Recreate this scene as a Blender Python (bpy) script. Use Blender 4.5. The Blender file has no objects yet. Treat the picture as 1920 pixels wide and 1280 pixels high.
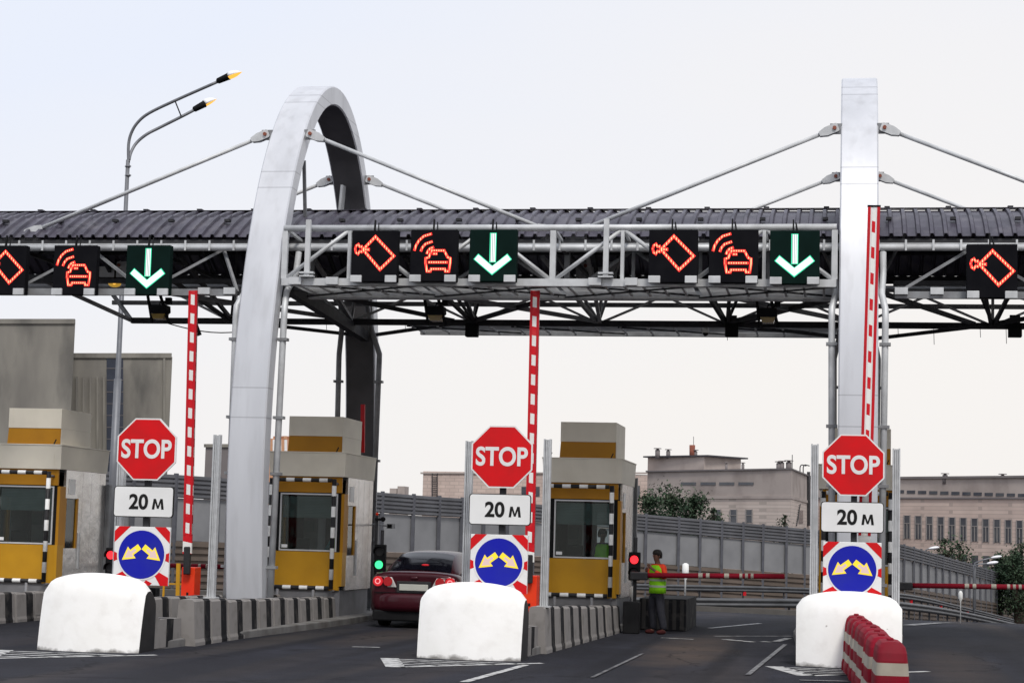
import bpy, bmesh, math, random
from mathutils import Vector, Matrix, Euler
import numpy as np
random.seed(7)
R = math.radians
scene = bpy.context.scene
col = scene.collection

# ------------------------------------------------------------------ camera
CAM_H = 1.72
M3 = Matrix(((0.9850856896502607, 0.17011069696999034, 0.025856020613972238),
             (-0.008006659796678903, -0.10478819118151404, 0.9944623313066245),
             (0.17187808890364845, -0.9798376318271443, -0.1018633290748105))).transposed()
cam_d = bpy.data.cameras.new('camera')
cam = bpy.data.objects.new('camera', cam_d)
col.objects.link(cam)
scene.camera = cam
# rows of M3 are the world axes in camera space
_v = Vector((1585 - 960, -(1025 - 640), -3600.0)).normalized()
_a, _b = .026, 1.0
_c = (_v.x * _a + _v.y * _b) / -_v.z
_Z = Vector((_a, _b, _c)).normalized()
_X = _v.cross(_Z)
M3 = Matrix((_X, _v, _Z))
cam.matrix_world = Matrix.Translation((0, 0, CAM_H)) @ M3.to_4x4()
cam_d.sensor_width = 36
cam_d.lens = 67.5
cam_d.clip_start = .1
cam_d.clip_end = 6000


def P(px, py, Y):
    """world point on the photo ray through (px, py) at distance Y down the road"""
    d = M3 @ Vector((px - 960, -(py - 640), -3600.0))
    return Vector((0, 0, CAM_H)) + d * (Y / d.y)


def PW(px, py, A, B):
    """world point where the photo ray meets the vertical wall through plan points A and B"""
    d = M3 @ Vector((px - 960, -(py - 640), -3600.0))
    n = Vector((B[1] - A[1], -(B[0] - A[0]), 0))
    t = n.dot(Vector((A[0], A[1], 0))) / n.dot(d)
    return Vector((0, 0, CAM_H)) + d * t


# ------------------------------------------------------------------ world, sun, exposure
SUN_EL, SUN_AZ = 53, 158          # sun behind the camera, to its right, veiled by cloud
world = bpy.data.worlds.new('World')
scene.world = world
world.use_nodes = True
nt = world.node_tree
nt.nodes.clear()
wo = nt.nodes.new('ShaderNodeOutputWorld')
bg = nt.nodes.new('ShaderNodeBackground')
sky = nt.nodes.new('ShaderNodeTexSky')
sky.sky_type = 'NISHITA'
sky.sun_disc = False
sky.sun_elevation = R(SUN_EL)
sky.sun_rotation = R(SUN_AZ)
sky.air_density = 1.0
sky.dust_density = 4.0
bg.inputs['Strength'].default_value = .10
tc = nt.nodes.new('ShaderNodeTexCoord')
mp = nt.nodes.new('ShaderNodeMapping')
mp.inputs['Scale'].default_value = (1.5, 1.5, 4)
nz = nt.nodes.new('ShaderNodeTexNoise')
nz.inputs['Scale'].default_value = 1.6
nz.inputs['Detail'].default_value = 3
sx = nt.nodes.new('ShaderNodeSeparateXYZ')
gr = nt.nodes.new('ShaderNodeMapRange')
gr.inputs['From Min'].default_value = -.46
gr.inputs['From Max'].default_value = .02
gr.inputs['To Max'].default_value = .9
gr.inputs['To Min'].default_value = .15
cl = nt.nodes.new('ShaderNodeValToRGB')       # even cloud deck: lavender to one side, warm white to the other
cl.color_ramp.elements[0].color = (8.0, 8.4, 9.4, 1)
cl.color_ramp.elements[1].color = (9.05, 8.75, 8.5, 1)
mixc = nt.nodes.new('ShaderNodeMix')
mixc.data_type = 'RGBA'
mixc.inputs['Factor'].default_value = .93
addn = nt.nodes.new('ShaderNodeMath')
addn.operation = 'MULTIPLY_ADD'
addn.inputs[1].default_value = .75
nt.links.new(tc.outputs['Generated'], mp.inputs['Vector'])
nt.links.new(mp.outputs['Vector'], nz.inputs['Vector'])
nt.links.new(tc.outputs['Generated'], sx.inputs['Vector'])
nt.links.new(sx.outputs['X'], gr.inputs['Value'])
nt.links.new(nz.outputs['Fac'], addn.inputs[0])
sub = nt.nodes.new('ShaderNodeMath')
sub.operation = 'SUBTRACT'
sub.inputs[1].default_value = .32
el_ = nt.nodes.new('ShaderNodeMath')
el_.operation = 'MULTIPLY_ADD'
el_.inputs[1].default_value = -3.6
el_.inputs[2].default_value = .55
nt.links.new(sx.outputs['Z'], el_.inputs[0])
sm_ = nt.nodes.new('ShaderNodeMath')
nt.links.new(gr.outputs['Result'], sm_.inputs[0])
nt.links.new(el_.outputs[0], sm_.inputs[1])
nt.links.new(sm_.outputs[0], sub.inputs[0])
nt.links.new(sub.outputs[0], addn.inputs[2])
nt.links.new(addn.outputs[0], cl.inputs['Fac'])
nt.links.new(sky.outputs['Color'], mixc.inputs['A'])
nt.links.new(cl.outputs['Color'], mixc.inputs['B'])
nt.links.new(mixc.outputs['Result'], bg.inputs['Color'])
nt.links.new(bg.outputs['Background'], wo.inputs['Surface'])

sun_d = bpy.data.lights.new('sun', 'SUN')
sun_d.energy = 2.1
sun_d.angle = R(14)
sun_d.color = (1, .96, .9)
sun = bpy.data.objects.new('sun', sun_d)
col.objects.link(sun)
az = R(SUN_AZ)
sdir = Vector((math.sin(az) * math.cos(R(SUN_EL)), math.cos(az) * math.cos(R(SUN_EL)), math.sin(R(SUN_EL))))
sun.rotation_euler = (-sdir).to_track_quat('-Z', 'Y').to_euler()

scene.view_settings.view_transform = 'Standard'
scene.view_settings.look = 'None'
scene.view_settings.exposure = 0.12
scene.view_settings.gamma = 1.0

# ------------------------------------------------------------------ materials
MATS = {}


def _new(name):
    m = bpy.data.materials.new(name)
    m.use_nodes = True
    t = m.node_tree
    b = t.nodes['Principled BSDF']
    return m, t, b


def _coord(t, scale=(1, 1, 1), rand=True):
    tc = t.nodes.new('ShaderNodeTexCoord')
    mp = t.nodes.new('ShaderNodeMapping')
    mp.inputs['Scale'].default_value = scale
    t.links.new(tc.outputs['Object'], mp.inputs['Vector'])
    if rand:
        oi = t.nodes.new('ShaderNodeObjectInfo')
        ml = t.nodes.new('ShaderNodeVectorMath')
        ml.operation = 'MULTIPLY'
        ml.inputs[1].default_value = (31, 17, 23)
        t.links.new(oi.outputs['Random'], ml.inputs[0])
        t.links.new(ml.outputs['Vector'], mp.inputs['Location'])
    return tc, mp


def _mix(t, fac, a, b):
    m = t.nodes.new('ShaderNodeMix')
    m.data_type = 'RGBA'
    for s, v in (('Factor', fac), ('A', a), ('B', b)):
        sock = m.inputs[s] if s == 'Factor' else [i for i in m.inputs if i.name == s and i.type == 'RGBA'][0]
        if hasattr(v, 'is_linked'):
            t.links.new(v, sock)
        else:
            sock.default_value = v if s == 'Factor' else (*v[:3], 1)
    return [o for o in m.outputs if o.type == 'RGBA'][0]


def _noise(t, vec, scale, detail=4, lo=.35, hi=.65):
    n = t.nodes.new('ShaderNodeTexNoise')
    n.inputs['Scale'].default_value = scale
    n.inputs['Detail'].default_value = detail
    t.links.new(vec, n.inputs['Vector'])
    r = t.nodes.new('ShaderNodeMapRange')
    r.inputs['From Min'].default_value = lo
    r.inputs['From Max'].default_value = hi
    t.links.new(n.outputs['Fac'], r.inputs['Value'])
    return r.outputs['Result']


def _math(t, op, a, b=None, c=None):
    n = t.nodes.new('ShaderNodeMath')
    n.operation = op
    for i, v in enumerate((a, b, c)):
        if v is None:
            continue
        if hasattr(v, 'is_linked'):
            t.links.new(v, n.inputs[i])
        else:
            n.inputs[i].default_value = v
    return n.outputs[0]


def _bump(t, b, h, strength=.2, dist=.01):
    n = t.nodes.new('ShaderNodeBump')
    n.inputs['Strength'].default_value = strength
    n.inputs['Distance'].default_value = dist
    t.links.new(h, n.inputs['Height'])
    t.links.new(n.outputs['Normal'], b.inputs['Normal'])


def mat(name, c, rough=.6, metal=0, c2=None, scale=3, amount=1.0, stretch=(1, 1, 1), bump=0, dirt=None, dirt_scale=1.2,
        dirt_amt=.5, coat=0, seams=None, spec=None):
    if name in MATS:
        return MATS[name]
    m, t, b = _new(name)
    tc, mp = _coord(t, stretch)
    c2 = c2 or tuple(x * .8 for x in c)
    f = _noise(t, mp.outputs['Vector'], scale)
    f = _math(t, 'MULTIPLY', f, amount)
    out = _mix(t, f, c, c2)
    if dirt:
        d = _noise(t, mp.outputs['Vector'], dirt_scale, 6, .5, .72)
        d = _math(t, 'MULTIPLY', d, dirt_amt)
        out = _mix(t, d, out, dirt)
    if seams:
        sx = t.nodes.new('ShaderNodeSeparateXYZ')
        t.links.new(tc.outputs['Object'], sx.inputs['Vector'])
        tot = None
        for s in seams:
            k = _math(t, 'COMPARE', sx.outputs['Z'], s, .011)
            tot = k if tot is None else _math(t, 'MAXIMUM', tot, k)
        tot = _math(t, 'MULTIPLY', tot, .35)
        out = _mix(t, tot, out, (.12, .12, .13))
    t.links.new(out, b.inputs['Base Color'])
    b.inputs['Roughness'].default_value = rough
    b.inputs['Metallic'].default_value = metal
    b.inputs['Specular IOR Level'].default_value = spec if spec is not None else (.5 if rough < .35 else .22)
    if coat:
        b.inputs['Coat Weight'].default_value = coat
        b.inputs['Coat Roughness'].default_value = .06
    if bump:
        _bump(t, b, _noise(t, mp.outputs['Vector'], scale * 6, 5, .2, .8), bump)
    MATS[name] = m
    return m


def stripes(name, ca, cb, axis=(0, 0, 1), period=.4, duty=.5, off=0.0, rough=.5, wear=.25, cd=(.12, .11, .1)):
    m, t, b = _new(name)
    tc, mp = _coord(t)
    dp = t.nodes.new('ShaderNodeVectorMath')
    dp.operation = 'DOT_PRODUCT'
    dp.inputs[1].default_value = axis
    t.links.new(tc.outputs['Object'], dp.inputs[0])
    x = _math(t, 'MULTIPLY_ADD', dp.outputs['Value'], 1 / period, off + 100)
    fr = _math(t, 'FRACT', x)
    lt = _math(t, 'LESS_THAN', fr, duty)
    out = _mix(t, lt, cb, ca)
    d = _noise(t, mp.outputs['Vector'], 5, 6, .5, .75)
    out = _mix(t, _math(t, 'MULTIPLY', d, wear), out, cd)
    t.links.new(out, b.inputs['Base Color'])
    b.inputs['Roughness'].default_value = rough
    b.inputs['Specular IOR Level'].default_value = .2
    MATS[name] = m
    return m


def emit(name, c, s=1.0, base=(.02, .02, .02)):
    m, t, b = _new(name)
    b.inputs['Base Color'].default_value = (*base, 1)
    b.inputs['Emission Color'].default_value = (*c, 1)
    b.inputs['Emission Strength'].default_value = s
    b.inputs['Roughness'].default_value = .4
    MATS[name] = m
    return m


def emit_dots(name, ca, cb, period=.02, s=1.0, both=False):
    """rows of small light-emitting diodes"""
    m, t, b = _new(name)
    tc, mp = _coord(t, rand=False)
    sx = t.nodes.new('ShaderNodeSeparateXYZ')
    t.links.new(tc.outputs['Object'], sx.inputs['Vector'])
    k = _math(t, 'LESS_THAN', _math(t, 'FRACT', _math(t, 'MULTIPLY_ADD', sx.outputs['X'], 1 / period, 100)), .5)
    if both:
        k2 = _math(t, 'LESS_THAN', _math(t, 'FRACT', _math(t, 'MULTIPLY_ADD', sx.outputs['Z'], 1 / period, 100)), .6)
        k = _math(t, 'MULTIPLY', k, k2)
    out = _mix(t, k, ca, cb)
    t.links.new(out, b.inputs['Emission Color'])
    b.inputs['Emission Strength'].default_value = s
    b.inputs['Base Color'].default_value = (.02, .02, .02, 1)
    MATS[name] = m
    return m


def glass_mat(name, tint=(.75, .82, .82), refl=.12, dark=.0):
    m, t, b = _new(name)
    t.nodes.remove(b)
    o = t.nodes['Material Output']
    tr = t.nodes.new('ShaderNodeBsdfTransparent')
    tr.inputs['Color'].default_value = (*tint, 1)
    gl = t.nodes.new('ShaderNodeBsdfGlossy')
    gl.inputs['Roughness'].default_value = .03
    fr = t.nodes.new('ShaderNodeFresnel')
    fr.inputs['IOR'].default_value = 1.5
    ad = _math(t, 'MAXIMUM', _math(t, 'ADD', fr.outputs[0], refl), 0.0)
    mx = t.nodes.new('ShaderNodeMixShader')
    t.links.new(ad, mx.inputs[0])
    t.links.new(tr.outputs[0], mx.inputs[1])
    t.links.new(gl.outputs[0], mx.inputs[2])
    t.links.new(mx.outputs[0], o.inputs['Surface'])
    MATS[name] = m
    return m


def brick_mat(name, c1, c2, mortar, bw=.5, bh=.2, rot=False, dirt=(.12, .1, .09), dirt_amt=.4):
    m, t, b = _new(name)
    tc, mp = _coord(t, (1, 1, 1), rand=False)
    sx = t.nodes.new('ShaderNodeSeparateXYZ')
    t.links.new(tc.outputs['Object'], sx.inputs['Vector'])
    cx = t.nodes.new('ShaderNodeCombineXYZ')
    t.links.new(_math(t, 'ADD', sx.outputs['X'], sx.outputs['Y']), cx.inputs['X'])
    t.links.new(sx.outputs['Z'], cx.inputs['Y'])
    br = t.nodes.new('ShaderNodeTexBrick')
    br.inputs['Color1'].default_value = (*c1, 1)
    br.inputs['Color2'].default_value = (*c2, 1)
    br.inputs['Mortar'].default_value = (*mortar, 1)
    br.inputs['Scale'].default_value = 1
    br.inputs['Brick Width'].default_value = bw
    br.inputs['Row Height'].default_value = bh
    br.inputs['Mortar Size'].default_value = .035
    t.links.new(cx.outputs[0], br.inputs['Vector'])
    d = _noise(t, mp.outputs['Vector'], .35, 6, .45, .75)
    out = _mix(t, _math(t, 'MULTIPLY', d, dirt_amt), br.outputs['Color'], dirt)
    t.links.new(out, b.inputs['Base Color'])
    b.inputs['Roughness'].default_value = .9
    MATS[name] = m
    return m


# --- palette
mat('arch_silver', (.60, .61, .64), .42, .25, (.53, .54, .57), scale=.8, stretch=(2.5, 2.5, .3), bump=.03, dirt=(.34, .34, .35),
    dirt_scale=2.0, dirt_amt=.28, seams=[8.35, 8.02, 4.25, 3.72, 9.95, 10.15])
mat('steel_light', (.60, .61, .62), .5, .2, (.48, .49, .5), scale=4, bump=.04, dirt=(.2, .19, .18), dirt_amt=.35)
mat('steel_mid', (.28, .29, .30), .55, .2, (.2, .2, .21), scale=4, dirt=(.1, .09, .08), dirt_amt=.3)
mat('steel_dark', (.045, .045, .049), .65, .1, (.028, .028, .031), scale=4, bump=.03)
mat('galvanised', (.56, .57, .58), .5, .25, (.46, .47, .48), scale=9, bump=.04)
mat('black_paint', (.018, .018, .02), .45, 0, (.028, .028, .03), scale=5, dirt=(.06, .055, .05), dirt_amt=.3)
mat('black_matt', (.009, .009, .010), .75, 0, (.014, .014, .015), spec=.1)
mat('rubber', (.012, .012, .012), .85, 0, (.02, .02, .02), scale=20)
mat('white_paint', (.88, .87, .85), .55, 0, (.84, .83, .80), scale=2.2, bump=.12, dirt=(.5, .46, .42), dirt_scale=5, dirt_amt=.16)
def grime(name, h=.14, col_=(.10, .09, .08)):
    m = MATS[name]
    t = m.node_tree
    b = t.nodes['Principled BSDF']
    src = b.inputs['Base Color'].links[0].from_socket
    tc, mp = _coord(t)
    sx = t.nodes.new('ShaderNodeSeparateXYZ')
    t.links.new(tc.outputs['Object'], sx.inputs['Vector'])
    n1 = _noise(t, mp.outputs['Vector'], 6, 8, .25, .8)
    k = _math(t, 'SUBTRACT', n1, _math(t, 'MULTIPLY', sx.outputs['Z'], 1 / h))
    k = _math(t, 'MINIMUM', _math(t, 'MAXIMUM', _math(t, 'MULTIPLY', k, 1.6), 0.0), .8)
    out = _mix(t, k, src, col_)
    n2 = _noise(t, mp.outputs['Vector'], 8, 3, .735, .76)
    out = _mix(t, _math(t, 'MULTIPLY', n2, .7), out, (.25, .22, .20))
    t.links.new(out, b.inputs['Base Color'])


grime('white_paint', .11)
mat('white_plastic', (.78, .78, .76), .4, 0, (.7, .7, .68))
mat('concrete', (.30, .29, .28), .9, 0, (.22, .21, .20), scale=2.5, bump=.25, dirt=(.11, .10, .09), dirt_amt=.5)
grime('concrete', .3, (.05, .045, .04))
mat('concrete_kerb', (.2, .195, .19), .9, 0, (.13, .125, .12), scale=2.5, bump=.25, dirt=(.07, .06, .05), dirt_amt=.6)
mat('roof_sheet', (.070, .063, .085), .38, .1, (.045, .041, .056), scale=3, stretch=(1, .3, 1), dirt=(.15, .14, .155), dirt_scale=4, dirt_amt=.5)
mat('sign_red', (.66, .004, .008), .5, 0, (.55, .007, .01))
mat('sign_white', (.78, .78, .77), .4, 0, (.73, .73, .72))
mat('sign_blue', (.006, .010, .36), .5, 0, (.012, .018, .33))
mat('sign_black', (.006, .006, .006), .7, 0, (.012, .012, .012))
mat('red_paint', (.56, .006, .014), .5, 0, (.46, .012, .02), scale=3)
mat('orange_red', (.80, .03, .010), .45, 0, (.8, .05, .012), scale=3)
mat('plastic_red', (.23, .005, .018), .65, 0, (.19, .005, .015), scale=3, spec=.12, dirt=(.11, .02, .025), dirt_scale=2, dirt_amt=.5, bump=.05)
mat('plastic_cream', (.44, .40, .33), .6, 0, (.34, .31, .26), scale=3, dirt=(.2, .16, .12), dirt_amt=.5)
mat('booth_cream', (.74, .69, .58), .5, 0, (.69, .64, .54), scale=2, dirt=(.46, .42, .34), dirt_amt=.3, dirt_scale=1.2)
mat('booth_orange', (.44, .20, .012), .5, 0, (.38, .17, .012), scale=2)
mat('booth_yellow', (.52, .265, .014), .45, 0, (.46, .23, .013), scale=2, dirt=(.36, .21, .03), dirt_amt=.35)
mat('booth_steel', (.66, .65, .64), .24, .75, (.48, .46, .44), scale=.9, bump=.3, dirt=(.40, .33, .26), dirt_scale=1.0, dirt_amt=.35)
mat('booth_grey', (.22, .22, .23), .6, .1, (.17, .17, .18), scale=3, dirt=(.1, .09, .08), dirt_amt=.4)
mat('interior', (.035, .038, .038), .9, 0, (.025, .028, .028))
mat('blind', (.15, .19, .185), .8, 0, (.11, .145, .14))
mat('alu_frame', (.62, .62, .62), .4, .3, (.55, .55, .55))
mat('car_paint', (.046, .0025, .008), .42, .2, (.036, .002, .006), coat=.35, spec=.25)
mat('car_glass', (.004, .004, .007), .08, 0, (.006, .006, .010), spec=.35)
mat('chrome', (.75, .75, .75), .12, 1.0, (.7, .7, .7))
mat('plate_grey', (.46, .46, .41), .5, 0, (.43, .43, .39))
mat('lamp_clear', (.6, .58, .56), .15, 0, (.5, .48, .46))
mat('lamp_red', (.45, .008, .012), .15, 0, (.4, .008, .012), coat=.5)
mat('skin', (.15, .072, .05), .7, 0, (.12, .06, .042))
mat('hair', (.012, .010, .009), .6, 0, (.02, .016, .014), scale=30, bump=.3)
mat('hi_vis', (.24, .62, .01), .6, 0, (.19, .52, .01), scale=9, bump=.15)
mat('reflective', (.36, .42, .32), .4, 0, (.32, .38, .3))
mat('overall_orange', (.72, .055, .015), .7, 0, (.6, .045, .015), scale=12, bump=.15)
mat('trousers', (.022, .023, .03), .85, 0, (.03, .03, .037), scale=12, bump=.2)
mat('shoe', (.05, .008, .008), .8, 0, (.045, .007, .007))
mat('teal_cloth', (.02, .16, .18), .7, 0, (.02, .13, .15))
mat('noise_metal', (.15, .152, .165), .6, .15, (.11, .112, .122), scale=.8, dirt=(.12, .11, .11), dirt_amt=.4)
mat('noise_post', (.115, .118, .135), .6, .15, (.09, .092, .105))
mat('noise_brown', (.15, .118, .098), .7, 0, (.11, .088, .072), scale=.8, dirt=(.1, .08, .07), dirt_amt=.5)
mat('noise_pane', (.24, .242, .25), .45, 0, (.19, .192, .20), scale=.7, dirt=(.22, .22, .23), dirt_amt=.5)
mat('rail_steel', (.10, .102, .108), .55, .3, (.07, .072, .076), scale=2)
mat('stair_glass', (.018, .024, .042), .3, 0, (.03, .038, .06), scale=.6)
mat('tower_concrete', (.26, .245, .215), .95, 0, (.17, .16, .145), scale=.35, stretch=(1, 1, .3), bump=.1, dirt=(.10, .096, .09), dirt_scale=.42, dirt_amt=.95)
mat('plaster', (.42, .365, .335), .95, 0, (.36, .31, .285), scale=.3, dirt=(.22, .185, .17), dirt_scale=.3, dirt_amt=.6)
mat('plaster_dark', (.2, .18, .18), .95, 0, (.16, .145, .145), scale=.3)
mat('roof_felt', (.05, .05, .06), .9, 0, (.07, .065, .07))
mat('dark_window', (.055, .06, .075), .15, 0, (.09, .095, .105), scale=.8)
mat('window_frame', (.3, .28, .27), .7, 0, (.26, .24, .23))
mat('chimney_red', (.26, .09, .06), .9, 0, (.2, .07, .05))
mat('facade_orange', (.55, .3, .18), .9, 0, (.5, .27, .16))
mat('bark', (.06, .045, .035), .9, 0, (.04, .03, .025))
mat('leaf', (.055, .085, .050), .9, 0, (.024, .042, .027), scale=.7, spec=.1, dirt=(.085, .10, .06), dirt_scale=.5, dirt_amt=.6)
mat('pole_grey', (.20, .205, .22), .5, .4, (.16, .165, .18), scale=3)
mat('lamp_cap', (.8, .8, .82), .3, 0, (.75, .75, .77))
mat('flood_glass', (.30, .20, .04), .2, 0, (.22, .14, .03))
stripes('wall_stripes', (.012, .012, .014), (.25, .235, .225), (0, 1, 0), .86, .34, .4, .9, .5)
stripes('dark_stripes', (.012, .012, .014), (.04, .038, .037), (0, 1, 0), .4, .5, 0, .9, .5)
stripes('bumper_x', (.8, .8, .78), (.02, .02, .022), (1, 0, 0), .335, .5, .1, .4, .25)
stripes('bumper_z', (.8, .8, .78), (.02, .02, .022), (0, 0, 1), .405, .5, .25, .4, .25)
stripes('arm_stripes', (.60, .008, .016), (.80, .79, .76), (.18, 0, 1), .345, .46, 0, .4, .12, (.5, .3, .3))
stripes('arm_stripes_wide', (.60, .008, .016), (.82, .81, .77), (.35, 0, 1), .40, .44, 0, .4, .1, (.5, .3, .3))
glass_mat('glass_clear', (.78, .85, .84), -.02)
emit('led_red', (1, .012, .008), 1.5)
emit_dots('led_red_core', (1, .02, .01), (1, .62, .30), .042, 1.3)
emit('led_green', (.02, .80, .42), 1.1)
emit_dots('led_green_core', (.75, 1, .93), (.93, 1, .98), .03, 1.3)
emit_dots('led_green_line', (.25, .33, .32), (1, 1, 1), .030, 1.2)
mat('led_black', (.005, .005, .007), .8, 0, (.008, .008, .010), spec=.06)
mat('led_greenblack', (.003, .011, .009), .8, 0, (.004, .014, .012), spec=.06)
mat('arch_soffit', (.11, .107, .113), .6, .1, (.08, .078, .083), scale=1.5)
emit('light_green', (.05, 1, .30), 1.6)
emit('light_red', (1, .02, .03), 1.8)
emit('brake_glow', (1, .015, .03), .4, (.3, .006, .008))
emit('brake_core', (1, .40, .42), 1.1)
emit('sodium', (1, .50, .07), 1.15)
emit('sodium_dim', (.8, .45, .05), .45, (.3, .2, .05))
emit('arrow_yellow', (1, .75, .02), 1.0)
emit('arrow_pink', (.95, .68, .62), .75)


# ------------------------------------------------------------------ mesh builder
def root_of(o):
    while o.parent:
        o = o.parent
    return o


class MB:
    def __init__(self):
        self.v, self.f, self.m, self.s = [], [], [], []

    def add(self, vs, fs, mi=0, smooth=False):
        o = len(self.v)
        self.v += [Vector(p) for p in vs]
        for f in fs:
            self.f.append([i + o for i in f])
            self.m.append(mi)
            self.s.append(smooth)
        return self

    def box(self, c, s, rz=0, mi=0):
        c = Vector(c)
        h = Vector(s) / 2
        rot = Matrix.Rotation(rz, 3, 'Z')
        vs = [c + rot @ Vector((x * h.x, y * h.y, z * h.z)) for x in (-1, 1) for y in (-1, 1) for z in (-1, 1)]
        return self.add(vs, [(0, 1, 3, 2), (4, 6, 7, 5), (0, 4, 5, 1), (2, 3, 7, 6), (0, 2, 6, 4), (1, 5, 7, 3)], mi)

    def bx(self, x0, x1, y0, y1, z0, z1, mi=0):
        return self.box(((x0 + x1) / 2, (y0 + y1) / 2, (z0 + z1) / 2), (x1 - x0, y1 - y0, z1 - z0), 0, mi)

    def bar(self, a, b, w, h, up=(0, 0, 1), mi=0):
        a, b = Vector(a), Vector(b)
        d = (b - a).normalized()
        u = Vector(up)
        if abs(d.dot(u)) > .99:
            u = Vector((0, 1, 0))
        s = d.cross(u).normalized()
        u = s.cross(d).normalized()
        vs = [p + s * (i * w / 2) + u * (j * h / 2) for p in (a, b) for i, j in ((-1, -1), (1, -1), (1, 1), (-1, 1))]
        return self.add(vs, [(3, 2, 1, 0), (4, 5, 6, 7), (0, 1, 5, 4), (1, 2, 6, 5), (2, 3, 7, 6), (3, 0, 4, 7)], mi)

    def path(self, pts, r, n=10, mi=0, cap=True):
        pts = [Vector(p) for p in pts]
        rs = r if isinstance(r, (list, tuple)) else [r] * len(pts)
        vs, fs = [], []
        u = None
        for i, p in enumerate(pts):
            d = (pts[min(i + 1, len(pts) - 1)] - pts[max(i - 1, 0)]).normalized()
            if u is None:
                u = d.orthogonal().normalized()
            u = (u - d * u.dot(d)).normalized()
            w = d.cross(u)
            vs += [p + (u * math.cos(2 * math.pi * k / n) + w * math.sin(2 * math.pi * k / n)) * rs[i] for k in range(n)]
        for i in range(len(pts) - 1):
            for k in range(n):
                k2 = (k + 1) % n
                fs.append((i * n + k, i * n + k2, (i + 1) * n + k2, (i + 1) * n + k))
        self.add(vs, fs, mi, True)
        if cap:
            L = (len(pts) - 1) * n
            o = len(self.v) - len(vs)
            self.f.append([o + k for k in range(n)][::-1]); self.m.append(mi); self.s.append(False)
            self.f.append([o + L + k for k in range(n)]); self.m.append(mi); self.s.append(False)
        return self

    def tube(self, a, b, r, n=12, mi=0):
        return self.path([a, b], r, n, mi)

    def prism(self, poly, o, ux, uy, un, t, mi=0, side_mi=None):
        """polygon (2d) in the plane o + x*ux + y*uy, thickness t along un"""
        o, ux, uy, un = Vector(o), Vector(ux), Vector(uy), Vector(un)
        n = len(poly)
        a = [o + ux * x + uy * y for x, y in poly]
        b = [p + un * t for p in a]
        self.add(a + b, [tuple(range(n))[::-1], tuple(range(n, 2 * n))], mi)
        k = len(self.v) - 2 * n
        for i in range(n):
            j = (i + 1) % n
            self.f.append([k + i, k + j, k + n + j, k + n + i]); self.m.append(mi if side_mi is None else side_mi); self.s.append(False)
        return self

    def loft(self, rings, mi=0, cap=True, smooth=True, closed=True):
        n = len(rings[0])
        vs = [p for r in rings for p in r]
        fs = []
        for i in range(len(rings) - 1):
            for k in range(n if closed else n - 1):
                k2 = (k + 1) % n
                fs.append((i * n + k, i * n + k2, (i + 1) * n + k2, (i + 1) * n + k))
        self.add(vs, fs, mi, smooth)
        if cap:
            o = len(self.v) - len(vs)
            self.f.append([o + k for k in range(n)][::-1]); self.m.append(mi); self.s.append(False)
            self.f.append([o + (len(rings) - 1) * n + k for k in range(n)]); self.m.append(mi); self.s.append(False)
        return self

    def ell(self, c, r, n=14, m=9, mi=0, rot=None):
        c = Vector(c)
        rings = []
        for i in range(m + 1):
            t = math.pi * i / m
            t = min(max(t, .03), math.pi - .03)
            ring = []
            for k in range(n):
                p = Vector((math.sin(t) * math.cos(2 * math.pi * k / n) * r[0], math.sin(t) * math.sin(2 * math.pi * k / n) * r[1], -math.cos(t) * r[2]))
                if rot:
                    p = rot @ p
                ring.append(c + p)
            rings.append(ring)
        return self.loft(rings, mi)

    def build(self, name, mats, parent=None, base=None, bevel=0, fix=True):
        if isinstance(mats, str):
            mats = [mats]
        off = Vector((0, 0, 0))
        if parent is not None:
            off = root_of(parent).location.copy() if not getattr(parent, '_local', False) else off
            if root_of(parent).get('_loc'):
                off = Vector((0, 0, 0))
        elif base is not None:
            off = Vector(base)
        me = bpy.data.meshes.new(name)
        me.from_pydata([tuple(p - off) for p in self.v], [], self.f)
        for mm in mats:
            me.materials.append(MATS[mm])
        me.polygons.foreach_set('material_index', self.m)
        me.polygons.foreach_set('use_smooth', self.s)
        me.update()
        if fix:
            bm = bmesh.new()
            bm.from_mesh(me)
            bmesh.ops.recalc_face_normals(bm, faces=bm.faces)
            bm.to_mesh(me)
            bm.free()
        o = bpy.data.objects.new(name, me)
        col.objects.link(o)
        if parent is not None:
            o.parent = parent
        elif base is not None:
            o.location = off
        if bevel:
            md = o.modifiers.new('bevel', 'BEVEL')
            md.width = bevel
            md.segments = 2
            md.limit_method = 'ANGLE'
        return o


def tag(o, label=None, cat=None, group=None, kind=None):
    if label: o['label'] = label
    if cat: o['category'] = cat
    if group: o['group'] = group
    if kind: o['kind'] = kind
    return o


def thing(name, label, cat, loc=(0, 0, 0), group=None):
    o = bpy.data.objects.new(name, None)
    o.empty_display_size = .2
    col.objects.link(o)
    o.location = loc
    return tag(o, label, cat, group)


def copy_tree(o, parent=None):
    c = o.copy()
    col.objects.link(c)
    if parent is not None:
        c.parent = parent
    for ch in list(o.children):
        copy_tree(ch, c)
    return c


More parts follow.
